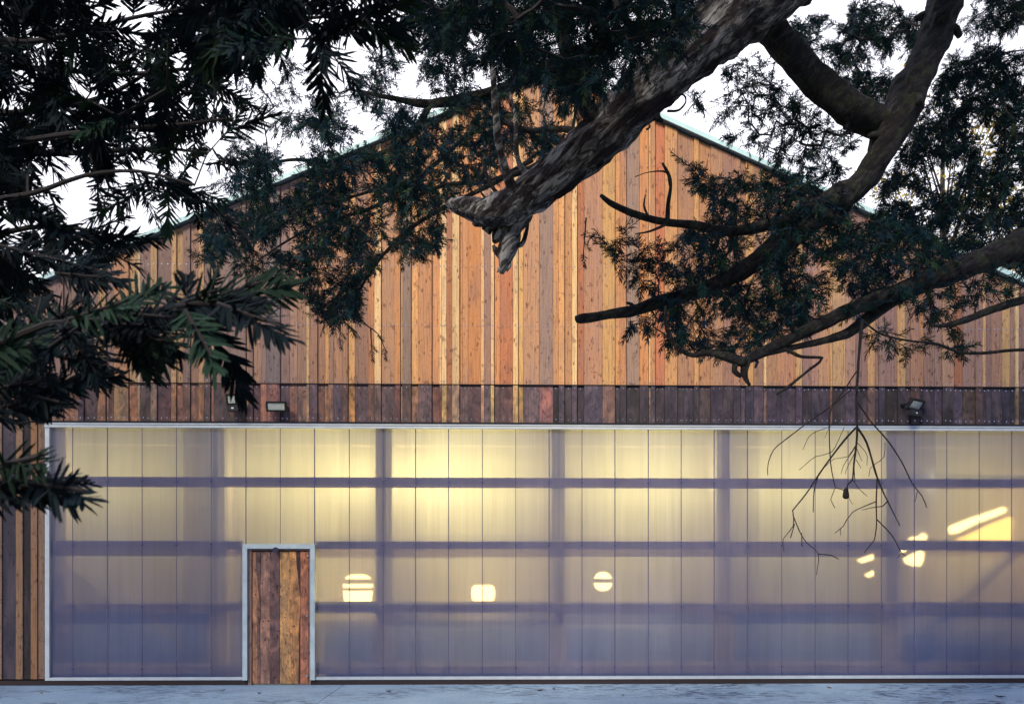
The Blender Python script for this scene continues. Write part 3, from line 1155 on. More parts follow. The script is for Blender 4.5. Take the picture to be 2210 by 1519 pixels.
trunk_top = np.array([TRX[0], TRX[1], 8.6])
mb = MB()
tr_path = catmull(np.array([[TRX[0], TRX[1], -.3, .62], [TRX[0] - .1, TRX[1], .4, .48], [TRX[0], TRX[1] + .1, 2.2, .42], [TRX[0] - .15, TRX[1], 4.4, .38],
                            [TRX[0] - .4, TRX[1] - .1, 6.4, .32], [TRX[0] - .3, TRX[1], 8.6, .2], [TRX[0] - .2, TRX[1], 11.0, .06]]), .15)
tube(mb, tr_path, 20, .3, 3)
mb.build("trunk", M['bark'], yew, smooth=True)
A_pre = np.array([[TRX[0] - .3, TRX[1], 6.1, .30], [TRX[0] - 1.2, TRX[1] - .5, 6.75, .27]])
pA, oA = limb("limb", [(1900, -250, 190), (1760, -130, 172), (1650, -30, 152), (1555, 50, 135), (1442, 150, 114), (1380, 212, 106), (1326, 268, 100), (1255, 335, 90),
                       (1192, 386, 82), (1138, 424, 76), (1095, 450, 74), (1045, 458, 58), (1000, 447, 40), (975, 441, 24), (962, 440, 8)],
              4.4, 4.7, 'bark_pale', 30, .24, .025, seed=2, coarse=.12, pre=A_pre,
              extra=[[(1112, 440, 90), (1100, 490, 62), (1100, 515, 48), (1093, 545, 36), (1088, 568, 26), (1082, 590, 10)],
                     [(1118, 470, 40), (1070, 478, 46), (1050, 470, 38), (1030, 478, 26), (1022, 486, 8)],
                     [(1103, 530, 14), (1125, 528, 10), (1135, 505, 9), (1140, 478, 6)],
                     [(1090, 560, 20), (1070, 540, 12), (1064, 530, 5)],
                     [(1060, 470, 34), (1052, 492, 22), (1058, 505, 6)], [(1085, 500, 36), (1072, 512, 24), (1066, 524, 8)],
                     [(1108, 500, 30), (1118, 488, 24), (1126, 472, 14)], [(1095, 555, 16), (1100, 574, 8), (1094, 586, 3)],
                     [(1030, 455, 26), (1022, 470, 16), (1034, 484, 5)], [(1020, 447, 18), (1008, 436, 10), (1000, 433, 4)],
                     [(1140, 455, 30), (1128, 474, 20), (1118, 486, 6)], [(1060, 440, 26), (1066, 424, 14), (1060, 414, 4)],
                     [(1085, 566, 16), (1080, 578, 8), (1073, 588, 3)]])
for q_, pts in enumerate(([(1412, 242, 26), (1420, 256, 16), (1432, 262, 6)], [(1285, 345, 30), (1296, 356, 18), (1290, 366, 5)],
                          [(1330, 225, 22), (1318, 208, 14), (1312, 196, 6)], [(1225, 322, 24), (1212, 306, 14), (1216, 292, 5)])):
    eb = MB()
    tube(eb, pxpath(pts, 4.52, None, .01), 9, .4, 60 + q_)
    eb.build("knot", M['bark_pale'], oA, smooth=True)
B_pre = np.array([[TRX[0] - .25, TRX[1], 6.6, .24], [TRX[0] - 1.0, TRX[1] - .4, 7.2, .22]])
pB, oB = limb("limb", [(2120, -230, 110), (2060, -90, 90), (2031, 34, 82), (2009, 101, 78), (1962, 201, 82), (1925, 269, 84), (1899, 336, 60), (1850, 400, 58), (1800, 432, 62), (1734, 489, 62),
                       (1668, 538, 54), (1602, 584, 45), (1536, 617, 38), (1470, 640, 34), (1424, 653, 31), (1372, 668, 26), (1306, 680, 23), (1252, 687, 22), (1247, 688, 18)],
              5.0, 4.6, 'bark', 18, .3, .03, seed=4, pre=B_pre)
pC, oC = limb("limb", [(1600, -10, 100), (1658, 57, 78), (1702, 111, 72), (1765, 178, 74), (1833, 232, 76), (1890, 262, 80), (1925, 275, 70)], 4.5, 5.0, 'bark', 16, .22, .03, seed=5)
D_pre = np.array([[TRX[0] - .1, TRX[1], 4.3, .2], [TRX[0] - .7, TRX[1] - .3, 4.1, .17]])
pD, oD = limb("limb", [(2400, 460, 90), (2290, 495, 75), (2209, 527, 66), (2108, 567, 60), (2007, 604, 46), (1923, 634, 36), (1823, 675, 34), (1739, 715, 30), (1671, 748, 27), (1621, 772, 25), (1605, 784, 20)], 5.0, 4.3, 'bark', 14, .3, .03, seed=6, pre=D_pre,
              extra=[[(1608, 782, 24), (1570, 770, 18), (1530, 762, 13), (1488, 765, 11), (1455, 740, 10), (1438, 700, 9), (1436, 660, 5)],
                     [(1612, 780, 18), (1606, 800, 15), (1610, 818, 10), (1618, 832, 5)],
                     [(1590, 775, 12), (1585, 800, 11), (1600, 812, 9)]])
pD2, _ = limb("branch", [(2060, 590, 50), (1974, 622, 36), (1906, 661, 35), (1839, 713, 27), (1789, 732, 19), (1705, 751, 15), (1650, 765, 12)], 4.9, 4.4, 'bark', 10, .25, .03, seed=7)
pE, _ = limb("branch", [(1830, 430, 50), (1750, 448, 34), (1690, 476, 28), (1640, 490, 25), (1580, 500, 23), (1500, 487, 21), (1420, 477, 18), (1355, 457, 16), (1315, 437, 14), (1297, 422, 9)], 4.8, 4.4, 'bark', 10, .3, .03, seed=8,
             extra=[[(1440, 482, 10), (1442, 440, 8), (1447, 390, 7), (1430, 352, 5)], [(1445, 400, 5), (1438, 372, 4), (1400, 372, 2), (1370, 382, 2)],
                    [(1400, 470, 5), (1390, 445, 4), (1393, 420, 2)], [(1440, 484, 6), (1400, 500, 4), (1370, 505, 2)]])
pF, _ = limb("branch", [(2330, 600, 30), (2230, 640, 22), (2150, 665, 20), (2080, 692, 17), (2030, 703, 10), (2010, 700, 4)], 4.6, 4.3, 'bark', 8, .25, .03, seed=9)
pG, _ = limb("branch", [(2330, 760, 10), (2200, 755, 8), (2120, 762, 8), (2070, 760, 7), (2020, 742, 6), (1960, 735, 5), (1900, 720, 5), (1860, 690, 6)], 4.5, 4.3, 'bark', 6, .2, .03, seed=10)
pH, _ = limb("dead_twig", [(1690, 752, 9), (1712, 762, 9), (1730, 770, 7), (1775, 772, 7), (1768, 782, 7), (1740, 803, 7), (1705, 832, 7), (1676, 851, 5)], 4.4, 4.3, 'bark', 6, .3, .02, seed=11)
random.seed(21)
for pa, ob, n_ in ((pB, oB, 12), (pD, oD, 10), (pC, oC, 2)):
    for k in range(n_):
        i = random.randrange(len(pa) // 3, len(pa) - 3)
        c_, r_ = pa[i][:3], pa[i][3]
        d_ = np.array([random.uniform(-1, 1), random.uniform(-.5, .2), random.uniform(-1, 1)])
        t_ = pa[i + 1][:3] - c_
        d_ -= t_ * np.dot(d_, t_) / (np.dot(t_, t_) + 1e-9)
        d_ /= np.linalg.norm(d_)
        L_ = random.uniform(.15, .6) * min(r_, .05) + .015
        e1 = c_ + d_ * (r_ * .9 + L_ * .5) + t_ * .4
        e2 = c_ + d_ * (r_ + L_) + t_ * random.uniform(0, 2)
        eb = MB()
        tube(eb, np.array([[*(c_ + d_ * r_ * .5), r_ * .4], [*e1, r_ * .26 + .002], [*e2, r_ * .16 + .002]]), 7, .3, k)
        eb.build("stub", M['bark'], ob, smooth=True)
# branches rising from the big limb
pI1, _ = limb("branch", [(1300, 275, 60), (1270, 240, 44), (1245, 190, 40), (1225, 110, 36), (1200, 30, 34), (1180, -80, 30)], 4.5, 4.3, 'bark', 10, .22, .03, seed=12)
pI2, _ = limb("branch", [(1112, 420, 26), (1095, 380, 19), (1078, 320, 17), (1070, 240, 15), (1062, 120, 13), (1058, -60, 12)], 4.55, 4.3, 'bark_pale', 8, .2, .03, seed=13)
pI3, _ = limb("branch", [(1165, 400, 20), (1135, 375, 14), (1118, 345, 11), (1113, 300, 9), (1112, 250, 7), (1100, 200, 5)], 4.6, 4.7, 'bark_pale', 8, .2, .03, seed=14)
pI4, _ = limb("branch", [(1240, 340, 16), (1235, 290, 9), (1243, 240, 8), (1250, 180, 6)], 4.6, 4.6, 'bark', 6, .2, .03, seed=15)
pI5, _ = limb("branch", [(1085, 430, 12), (1060, 400, 9), (1045, 360, 7), (1040, 340, 5)], 4.6, 4.6, 'bark', 6, .2, .03, seed=16)
pI6, _ = limb("branch", [(1075, 445, 14), (1045, 425, 6), (1032, 395, 4), (1040, 375, 3)], 4.6, 4.6, 'bark', 6, .2, .02, seed=17)
pI7, _ = limb("branch", [(1480, 130, 40), (1465, 60, 30), (1462, -60, 26)], 4.5, 4.3, 'bark', 8, .2, .03, seed=18)
# hidden-side limbs carrying the left foliage
pJ, _ = limb("branch", [(1420, 60, 40), (1310, 90, 34), (1203, 134, 30), (1100, 185, 27), (1010, 212, 25), (928, 224, 22), (850, 213, 12), (790, 200, 8), (747, 193, 4)], 6.2, 6.0, 'bark', 10, .25, .04, seed=19)
pK1, _ = limb("branch", [(1270, 290, 28), (1243, 300, 20), (1195, 335, 19), (1143, 365, 16), (1085, 385, 14), (1025, 416, 12), (955, 450, 11), (884, 494, 9), (845, 530, 8), (800, 585, 7), (770, 640, 5)], 5.0, 5.4, 'bark', 8, .25, .04, seed=20)
pK2, _ = limb("branch", [(1260, 285, 20), (1200, 278, 14), (1140, 282, 13), (1075, 264, 13), (1010, 292, 12), (950, 345, 11), (880, 400, 10), (800, 450, 9), (700, 480, 7), (620, 520, 5), (560, 560, 3)], 5.0, 5.8, 'bark', 8, .25, .04, seed=21)
pK3, _ = limb("branch", [(930, 224, 18), (880, 300, 14), (800, 340, 12), (740, 365, 11), (650, 345, 9), (580, 352, 7), (520, 352, 4), (455, 345, 2)], 6.1, 5.8, 'bark', 8, .25, .04, seed=22)
pK4, _ = limb("branch", [(1150, 345, 12), (1060, 390, 10), (960, 400, 10), (875, 430, 9), (830, 408, 8), (740, 430, 7), (640, 450, 6), (520, 490, 4), (450, 480, 3)], 5.2, 5.6, 'bark', 8, .25, .04, seed=23)
# curling tendrils under the big limb
for s, pts in enumerate(([(1440, 240, 6), (1465, 238, 5), (1480, 220, 4), (1474, 205, 4), (1450, 212, 3), (1446, 232, 2)], [(1395, 280, 5), (1402, 275, 4), (1400, 262, 3)])):
    limb("dead_twig", pts, 4.45, 4.45, 'twig', 6, .1, .01, seed=30 + s)

# long bare hanging twig
def T(*pts, w0=3.5, w1=1.6):
    n = len(pts)
    return [(a, b_, w0 + (w1 - w0) * i / (n - 1)) for i, (a, b_) in enumerate(pts)]


tw = MB()
twl = [
    T((1862, 690), (1857, 730), (1853, 780), (1849, 850), (1850, 925), (1848, 960), (1843, 1000), (1840, 1035), (1830, 1045), (1826, 1060), w0=9, w1=3.5),
    T((1850, 800), (1800, 870), (1752, 905), (1700, 945), (1670, 970), (1658, 1000), (1657, 1025), w0=4, w1=2.2),
    T((1848, 832), (1795, 880), (1790, 930), (1793, 1000), (1800, 1040), (1803, 1052), (1793, 1078), (1802, 1096), w0=4, w1=1.8),
    T((1803, 1052), (1818, 1056), (1826, 1062), w0=2.5, w1=2.5),
    T((1852, 835), (1880, 870), w0=3, w1=2), T((1852, 870), (1880, 910), (1915, 950), (1945, 995), (1970, 1045), (1990, 1070), (2000, 1095), w0=5, w1=2.4),
    T((1980, 1060), (1975, 1082), w0=2, w1=1.4),
    T((1850, 922), (1870, 955), (1884, 1000), (1893, 1030), (1905, 1060), (1915, 1080), (1942, 1134), w0=6.5, w1=3),
    T((1893, 1030), (1891, 1090), (1892, 1125), (1887, 1165), (1875, 1180), (1865, 1192), w0=4.5, w1=2),
    T((1892, 1120), (1925, 1155), (1945, 1192), (1955, 1200), w0=3.5, w1=2), T((1945, 1192), (1937, 1204), w0=2, w1=1.4),
    T((1917, 1080), (1905, 1092), (1888, 1094), (1860, 1100), w0=3, w1=1.6), T((1890, 1082), (1840, 1105), (1820, 1135), (1802, 1150), w0=3, w1=1.8), T((1814, 1140), (1814, 1155), w0=1.6, w1=1.2),
    T((1848, 922), (1822, 950), (1795, 985), (1770, 1020), (1740, 1065), (1710, 1102), w0=6, w1=3.5),
    T((1711, 1102), (1712, 1135), (1690, 1163), (1692, 1190), w0=3, w1=1.8), T((1711, 1110), (1725, 1145), (1740, 1170), (1766, 1195), (1762, 1240), w0=3.2, w1=1.8),
    T((1766, 1195), (1795, 1198), (1810, 1206), w0=2.6, w1=2.2), T((1715, 1130), (1706, 1160), w0=2.2, w1=3), T((1730, 1150), (1731, 1178), w0=2.2, w1=2.4),
    T((1768, 1020), (1757, 1060), (1755, 1105), w0=2.6, w1=2.4), T((1822, 922), (1795, 975), (1760, 985), (1725, 1014), w0=2, w1=1.6),
    T((1792, 920), (1750, 938), (1733, 970), w0=2.2, w1=1.6), T((1792, 915), (1780, 945), w0=1.6, w1=1.2),
    T((1848, 958), (1830, 985), (1800, 990), (1778, 1010), w0=2.2, w1=1.4), T((1846, 965), (1820, 1005), (1815, 1022), w0=2, w1=1.3), T((1846, 975), (1828, 1010), (1824, 1022), w0=2, w1=1.3),
    T((1850, 955), (1868, 975), (1872, 985), (1871, 1005), w0=2, w1=1.3), T((1848, 965), (1860, 995), w0=2, w1=1.2), T((1848, 992), (1858, 1010), w0=1.8, w1=1.2),
    T((1840, 1035), (1855, 1055), (1871, 1070), w0=2.4, w1=1.8), T((1828, 1064), (1835, 1080), (1840, 1088), w0=1.6, w1=1.2), T((1910, 955), (1908, 985), (1890, 1000), (1878, 1010), (1875, 1028), w0=2.2, w1=1.6),
    T((1843, 1000), (1845, 1040), w0=3, w1=2)]
for k, pts in enumerate(twl):
    tube(tw, pxpath([(a, b_, w_ * .8) for a, b_, w_ in pts], 4.3 + .04 * math.sin(k * 2.1), 4.3 + .12 * math.sin(k * 1.3), .03), 5, .3, k)
c0 = P(1826, 1060, 4.32)
lathe(tw, c0 - np.array([0, 0, .02]), [(.003, .04), (.012, .03), (.016, .01), (.018, -.01), (.008, -.02)], 7)
tw.build("bare_twig", M['twig'], yew)


def seeds_of(*paths):
    return [p[:3] for pa in paths for p in pa[::2]]


crown = MB()
FOL = Foliage()
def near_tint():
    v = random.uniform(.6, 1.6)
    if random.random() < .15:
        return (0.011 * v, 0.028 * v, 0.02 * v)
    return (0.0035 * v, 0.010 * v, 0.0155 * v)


Z = dict(
    left=([(430, 480), (470, 400), (520, 350), (600, 290), (680, 250), (770, 230), (850, 240), (960, 260), (1100, 240), (1230, 270), (1180, 330), (1090, 370), (1000, 410), (955, 440), (950, 530), (900, 555), (830, 560), (780, 610), (770, 690), (735, 700), (690, 650), (640, 570), (560, 520), (450, 560)], 1150, 4.9, 6.6, [(500, 420, 40, 30), (640, 330, 40, 20), (900, 480, 0.1, .1)], -.12),
    leftup=([(760, 200), (850, 170), (830, 90), (860, 10), (1000, -20), (1230, -20), (1230, 230), (1050, 260), (880, 250)], 420, 5.0, 6.6, [(880, 130, 30, 40), (1100, 150, .1, .1)], -.05),
    leftveil=([(430, 400), (500, 300), (600, 210), (740, 150), (850, 60), (890, 250), (700, 310), (540, 420)], 130, 5.2, 6.6, [(560, 230, 40, 30), (760, 120, 40, 40)], -.02),
    leftsky=([(470, 130), (560, 110), (640, 120), (690, 160), (660, 240), (560, 260), (480, 250)], 46, 5.5, 6.0, [], 0),
    leftlow=([(640, 560), (780, 600), (760, 720), (700, 700), (660, 660)], 60, 5.0, 5.6, [], 0),
    leftfringe=([(430, 500), (520, 480), (640, 560), (620, 640), (540, 620), (430, 560)], 60, 5.4, 6.0, [], 0),
    right=([(1470, 340), (1560, 380), (1700, 370), (1860, 430), (2000, 490), (2060, 560), (1960, 640), (1800, 690), (1690, 735), (1560, 765), (1470, 740), (1430, 690), (1430, 600), (1400, 560), (1450, 500), (1560, 460), (1500, 400)], 900, 4.4, 6.0, [(1500, 700, 25, 30)], -.16),
    rightedge=([(1262, 490), (1330, 480), (1400, 520), (1430, 640), (1400, 650), (1370, 600), (1330, 560), (1270, 510)], 46, 4.4, 4.8, [], 0),
    under=([(1330, 690), (1450, 670), (1560, 700), (1520, 760), (1440, 740), (1380, 720)], 40, 4.3, 4.8, [], 0),
    sky=([(1480, 200), (1620, 110), (1700, 200), (1850, 290), (1800, 400), (1700, 350), (1560, 300)], 230, 4.8, 5.8, [(1540, 200, 30, 50), (1590, 260, 25, 30), (1520, 290, 40, 25)], .0),
    gap=([(1700, 60), (1900, 0), (2000, 60), (1930, 200), (1860, 230), (1780, 170)], 260, 5.3, 6.4, [(1780, 130, 30, 22), (1940, 120, 22, 40)], -.05),
    topright=([(1960, 300), (2060, 120), (2110, -20), (2260, -20), (2260, 560), (2120, 560), (2000, 520), (1900, 470), (1900, 400)], 1150, 5.2, 7.0, [(2080, 100, 24, 30), (2050, 360, 42, 18), (1960, 420, 40, 18), (2120, 500, 40, 10), (2060,210,12,20)], -.22),
    top=([(880, -40), (1480, -60), (1500, 60), (1400, 110), (1320, 190), (1230, 200), (1130, 130), (1000, 120), (900, 60)], 420, 3.4, 4.2, [(1130, 190, .1, .1)], -.2),
    lowbits=([(1930, 640), (2080, 600), (2210, 560), (2260, 640), (2140, 640), (2060, 700), (2100, 760), (1960, 770), (1860, 740), (1880, 690), (1990, 720), (2000, 680)], 90, 4.3, 4.9, [], 0),
)
def seg_seeds():
    return seeds_of(pA[20:], pB, pC, pD, pD2, pE, pF, pG, pI1, pI2, pI3, pI4, pI7, pJ, pK1, pK2, pK3, pK4)


SD = seg_seeds()
for nm, (poly, n, d0, d1, holes, cl) in Z.items():
    T_ = sample(poly, int(n * (1.0 if nm in ('leftsky', 'sky', 'rightedge', 'lowbits', 'under') else (1.45 if nm in ('left', 'leftup') else 1.5))), d0, d1, holes, cl)
    if nm == 'top':
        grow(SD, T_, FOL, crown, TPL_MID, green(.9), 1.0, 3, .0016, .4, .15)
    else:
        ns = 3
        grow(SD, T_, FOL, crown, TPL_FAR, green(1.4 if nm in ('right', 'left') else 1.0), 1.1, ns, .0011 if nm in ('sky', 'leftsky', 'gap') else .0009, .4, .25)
# two hanging tips
for pts in (T((735, 690), (733, 740)), T((770, 680), (795, 705), (815, 720), (835, 762)), T((800, 710), (803, 765)), T((1265, 470), (1262, 510), (1258, 560))):
    pa = pxpath(pts, 5.2 if pts[0][0] < 1000 else 4.5, None, .03)
    tube(crown, pa, 4)
    FOL.shoot(TPL_FAR[0], pa[-2][:3], np.array([.1, 0, -1.0]), np.array([0, -1.0, .3]), 1.0, green()())
    FOL.shoot(TPL_FAR[2], pa[len(pa) // 2][:3], np.array([.5, 0, -.6]), np.array([0, -1.0, .3]), .8, green()())
crown.build("twigs", M['twig'], yew)
FOL.build("crown", M['needle'], yew)
bpy.data.objects["crown"].location = -Vector(yew.location)

# ------------------------------------------------------------------ near fir on the left
fir = empty("fir_tree", (-3.6, -12.2, 0), "dark fir at the left edge whose long needled sprays hang close to the viewer", "tree")
mb = MB()
tube(mb, catmull(np.array([[-3.6, -12.2, -.3, .34], [-3.6, -12.2, .5, .27], [-3.55, -12.15, 3, .22], [-3.6, -12.2, 6, .15], [-3.6, -12.2, 9, .05]]), .15), 18, .3, 8)
mb.build("trunk", M['bark'], fir, smooth=True)
NF = Foliage()
ntw = MB()


def spray(pts, d, w0=9, w1=4, side=True, tscale=1.0, dense=1.0, shoots=()):
    """a near bough: a stem along pts clothed with needles, side shoots at listed spots"""
    pa = pxpath(T(*pts, w0=w0, w1=w1), d, None, .02)
    tube(ntw, pa, 6, .15, len(pts))
    c = pa[:, :3]
    seg = np.linalg.norm(np.diff(c, axis=0), axis=1)
    s = 0.0
    step = .085 / dense
    for i in range(len(c) - 1):
        s += seg[i]
        if s >= step or i == 0:
            s = 0
            d_ = c[min(i + 2, len(c) - 1)] - c[i]
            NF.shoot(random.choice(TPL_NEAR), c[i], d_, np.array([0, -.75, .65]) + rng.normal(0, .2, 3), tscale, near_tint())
    return pa


def fan(px, py, tx, ty, d, sc_=1.0):
    tx, ty = px + (tx - px) * .86, py + (ty - py) * .86
    a, b_ = P(px, py, d), P(tx, ty, d + random.uniform(-.05, .05))
    L = np.linalg.norm(b_ - a)
    n = max(1, int(round(L / .085)))
    tube(ntw, np.array([[*a, .0022], [*b_, .0012]]), 5)
    for k in range(n):
        p = a + (b_ - a) * k / n
        NF.shoot(random.choice(TPL_NEAR), p, b_ - a, np.array([0, -.85, .5]) + rng.normal(0, .2, 3), L / n / .10 * sc_ * 1.08, near_tint())


spray([(-120, 775), (0, 742), (100, 700), (230, 690), (330, 670), (430, 655), (490, 660)], .80, 16, 8)
for f_ in ((420, 655, 640, 585), (440, 655, 600, 640), (470, 655, 628, 712), (430, 670, 535, 850), (400, 670, 470, 790), (330, 690, 395, 760), (250, 700, 330, 815),
           (220, 700, 300, 790), (150, 720, 220, 820), (60, 740, 120, 830), (100, 700, 190, 640), (240, 680, 370, 600), (300, 670, 200, 690), (350, 668, 430, 700),
           (180, 700, 90, 760), (0, 760, 60, 860), (20, 745, 130, 690), (150, 690, 300, 640), (300, 680, 420, 690), (90, 760, 200, 780), (380, 660, 480, 620)):
    fan(*f_, .80 + random.uniform(-.06, .08))
spray([(-100, 905), (0, 880), (60, 860), (110, 845)], .85, 12, 5)
for f_ in ((0, 870, 100, 900), (40, 860, 200, 800), (60, 850, 140, 870), (0, 860, 60, 800), (130, 830, 275, 800), (-20, 840, 90, 820), (-20, 900, 60, 910)):
    fan(*f_, .85)
spray([(-150, 1060), (0, 1045), (80, 1040), (120, 1045)], .66, 12, 5)
for f_ in ((60, 1042, 205, 1060), (30, 1040, 120, 1085), (-20, 1045, 40, 1090), (70, 1042, 215, 1035), (-30, 1010, 125, 975), (-30, 1030, 60, 1000)):
    fan(*f_, .66, .9)
random.seed(11)
for k in range(34):
    t_ = random.random()
    ax, ay = -40 + 500 * t_, 748 - 95 * t_
    an = random.uniform(-.5, 1.2) + (.2 if k % 3 else -1.1)
    ln_ = random.uniform(70, 130)
    fan(ax, ay + random.uniform(-10, 45), ax + ln_ * math.cos(an), ay + ln_ * math.sin(an) + 15, random.uniform(.78, 1.05))
for k in range(12):
    ax = random.uniform(-60, 110)
    fan(ax, random.uniform(800, 890), ax + random.uniform(60, 120), random.uniform(800, 900), random.uniform(.85, 1.1))
# bare-ish dark twigs at (150,560)
for f_ in ((0, 530, 300, 605), (60, 560, 170, 550), (120, 590, 240, 600), (-20, 650, 60, 660)):
    fan(*f_, 1.0)
# second layer of sprays (1.3-2.2 m) making the dark upper-left mass
up_boughs = [
    [(-150, 60), (60, 90), (200, 60), (330, 30), (480, 10)], [(-100, 250), (60, 240), (220, 210), (340, 140), (420, 60)],
    [(-100, 330), (80, 300), (230, 280), (380, 270), (500, 255)], [(-100, 440), (60, 420), (180, 380), (300, 370), (420, 400)],
    [(-120, 560), (20, 500), (130, 490), (230, 505), (290, 520)], [(-60, 140), (100, 150), (280, 160), (420, 150), (480, 180)],
    [(300, -60), (420, 20), (540, 50), (660, 40), (790, 30)], [(500, -60), (600, 10), (700, 30), (800, 60)], [(60, 330), (190, 330), (330, 320), (450, 330)]]
bp_ = []
for k, pts in enumerate(up_boughs):
    n = len(pts)
    dd_ = 1.55 + .25 * math.sin(k * 1.7)
    pa = pxpath([(a, b_, 14 - 9 * i / (n - 1)) for i, (a, b_) in enumerate(pts)], dd_, None, .03)
    tube(ntw, pa, 7, .2, k)
    bp_ += [p[:3] for p in pa]
holes = [(195, 85, 42, 32), (310, 70, 24, 20), (280, 95, 20, 22), (120, 420, 26, 42), (100, 345, 30, 34), (165, 365, 24, 20), (95, 140, 16, 26), (85, 430, 24, 18), (440, 25, 40, 22), (150, 330, 18, 14), (125, 455, 40, 26), (30, 540, 30, 22), (110, 540, 40, 26), (275, 345, 14, 12), (205, 15, 30, 18)]
ZN = [
    ([(-60, -40), (440, -40), (470, 90), (480, 170), (440, 230), (530, 260), (480, 300), (420, 330), (470, 420), (420, 450), (300, 440), (200, 450), (160, 400), (-60, 420)], 112, 1.3, 2.1, -.10),
    ([(-60, 440), (60, 440), (200, 480), (290, 515), (150, 540), (60, 600), (-60, 640)], 22, 1.2, 1.7, -.2),
    ([(420, -40), (820, -40), (820, 60), (700, 80), (600, 100), (480, 90)], 28, 1.1, 1.5, -.3)]
for poly, n, d0, d1, cl in ZN:
    T_ = sample(poly, n, d0, d1, holes, cl)
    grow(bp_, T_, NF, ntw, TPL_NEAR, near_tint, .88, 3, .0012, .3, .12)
# unseen sprays added above and behind the viewer to shade boughs and hall foot
for k in range(7000):
    q = np.array([random.uniform(-17, 9), random.uniform(-18, -11.2), random.uniform(5.4, 12.6)])
    if noise.noise(Vector(q * .45)) < -.12:
        continue
    NF.shoot(TPL_FAR[k % 6], q, rng.normal(0, 1, 3) * np.array([1, 1, .4]), np.array([0, 0, 1.0]), random.uniform(4, 7), green(.8)())
for k in range(3600):  # higher unseen sprays, added to dim the left and right of the wall
    x_ = random.uniform(-18, -10.5) if k % 2 else random.uniform(-3.5, 3.0)
    q = np.array([x_, random.uniform(-17, -11.2), random.uniform(12.6, 19.0)])
    if noise.noise(Vector(q * .45)) < -.1:
        continue
    NF.shoot(TPL_FAR[k % 6], q, rng.normal(0, 1, 3) * np.array([1, 1, .4]), np.array([0, 0, 1.0]), random.uniform(5, 8), green(.8)())
ntw.build("branch", M['twig'], fir)
o = NF.build("crown", M['needle'], fir)
o.location = -Vector(fir.location)

# ------------------------------------------------------------------ background trees behind the roof
def leaf_tree(name, x, y, h, rad, label, tints, seed):
    root = empty(name, (x, y, 0), label, "tree")
    random.seed(seed)
    mb = MB()
    tube(mb, catmull(np.array([[x, y, -.2, .3], [x + .1, y, h * .4, .22], [x - .1, y, h * .8, .1], [x, y, h * .97, .03]]), .3), 10, .2, seed)
    f = Foliage()
    V = np.array([[0, 0, 0], [.5, .4, .05], [1, 0, 0], [.5, -.4, .05]]); Q = np.array([[0, 1, 2, 3]])
    for k in range(60):
        a, zt = random.uniform(0, 6.28), random.uniform(.35, 1)
        rr = rad * math.sqrt(max(0, 1 - ((zt - .6) / .45) ** 2)) * random.uniform(.5, 1)
        z0 = h * (zt - .2)
        p0 = np.array([x, y, z0]); p1 = np.array([x + rr * math.cos(a), y + rr * math.sin(a), h * zt])
        tube(mb, np.array([[*p0, .05], [*(.5 * (p0 + p1)), .03], [*p1, .01]]), 4)
        for j in range(90):
            q = p1 + rng.normal(0, rad * .15, 3)
            c = random.choice(tints)
            f.shoot((V, Q), q, rng.normal(0, 1, 3), rng.normal(0, 1, 3), random.uniform(.09, .17), tuple(np.array(c) * random.uniform(.6, 1.3)))
    mb.build("trunk", M['bark'], root)
    o = f.build("crown", M['autumn'], root)
    o.location = -Vector(root.location)


ya = P(2040, 380, 29.5); yb = P(2190, 330, 33)
leaf_tree("autumn_tree", ya[0], ya[1], 19.0, 3.2, "yellowing leafy tree beyond the roof slope at the right", [(.42, .30, .05), (.26, .22, .05), (.15, .15, .05), (.5, .36, .06)], 3)
leaf_tree("broadleaf_tree", yb[0] + 1, yb[1], 21.5, 4.0, "dark green leafy tree beyond the yellowing one at the far right", [(.05, .07, .03), (.04, .06, .03), (.2, .18, .04)], 5)

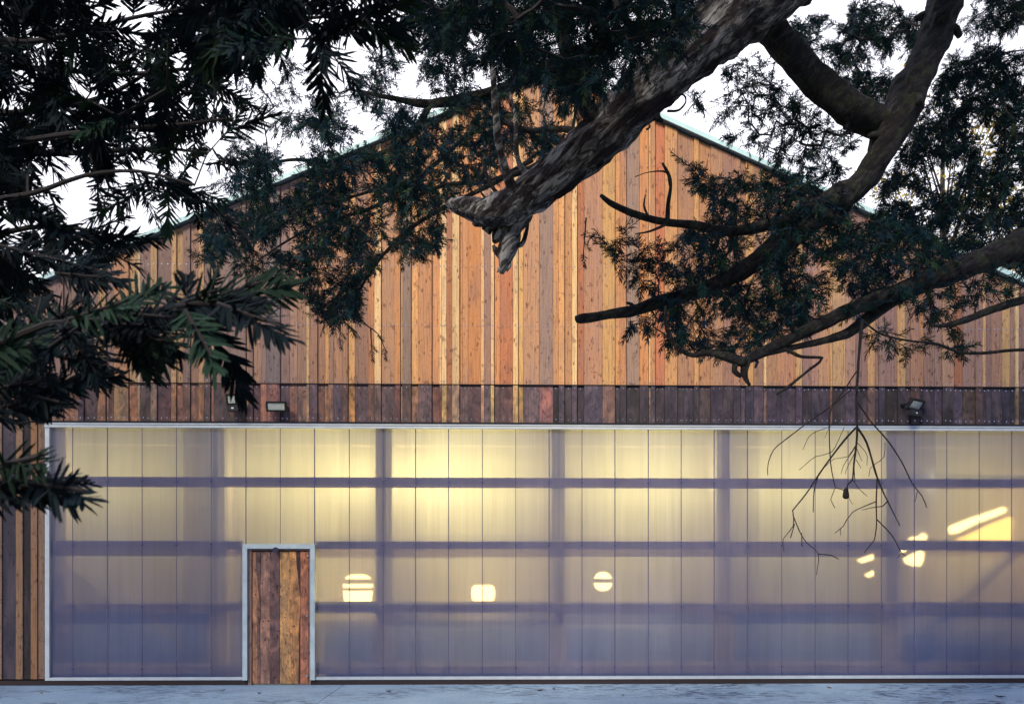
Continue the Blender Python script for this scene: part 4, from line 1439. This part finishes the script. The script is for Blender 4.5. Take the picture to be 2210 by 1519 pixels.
# ------------------------------------------------------------------ leaf litter on the pavement
random.seed(5)
spots = [(480, 1489, .09, "brown leaf", 'brown'), (838, 1492, .07, "tan", 't'), (1165, 1490, .09, "x", 'd'), (1195, 1487, .06, "x", 'd'), (1460, 1487, .06, "x", 't'), (1790, 1484, .08, "x", 't'), (2160, 1503, .12, "x", 'k'), (560, 1496, .07, "x", 'k'), (90, 1496, .05, 'x', 't'), (1345, 1500, .05, 'x', 'k')]
labs = ["curled dark leaf left of the door foot on the pavement", "flat tan leaf on the pavement right of the door", "dark twiggy leaf scrap below the middle of the wall",
        "small dark leaf scrap beside the larger one under mid wall", "small tan leaf on the pavement right of centre", "tan leaf on the pavement under the hanging twigs",
        "large black curled leaf at the far right of the pavement", "crumpled black leaf in front of the door", "tiny tan leaf at the far left of the pavement", "small black crumb of leaf near the bottom edge, right of centre"]
for (px, py, s, _, k), lb in zip(spots, labs):
    r_ = FW + (px - 1105) / F * RT + (HY - py) / F * UP
    c = CAM + r_ * ((0.004 - CAM[2]) / r_[2])
    m_ = MB()
    a0 = random.uniform(0, 6.28)
    ring = []
    for q in range(10):
        a = q / 10 * 6.283
        rr = s * (.55 + .45 * abs(math.cos(a))) * random.uniform(.75, 1.15) * .6
        ring.append((c[0] + rr * math.cos(a + a0), c[1] + rr * .7 * math.sin(a + a0), .004 + random.uniform(.002, .022)))
    v = [(c[0], c[1], .004)] + ring
    f = [(0, 1 + q, 1 + (q + 1) % 10) for q in range(10)]
    m_.add(v, f)
    sd2 = MB()
    tube(m_, np.array([[c[0], c[1], .006, .002], [c[0] + s * .6 * math.cos(a0), c[1] + s * .5 * math.sin(a0), .012, .0015]]), 4)
    cc = {'t': (.3, .17, .1), 'd': (.06, .04, .04), 'k': (.02, .016, .02), 'brown': (.05, .04, .04)}[k]
    key = 'leaf' + k
    if key not in M:
        M[key] = simple("litter_" + k, cc, .8)
    o = m_.build("fallen_leaf", M[key], None, loc=(c[0], c[1], 0))
    tag(o, lb, "leaf", "fallen leaves on the pavement")
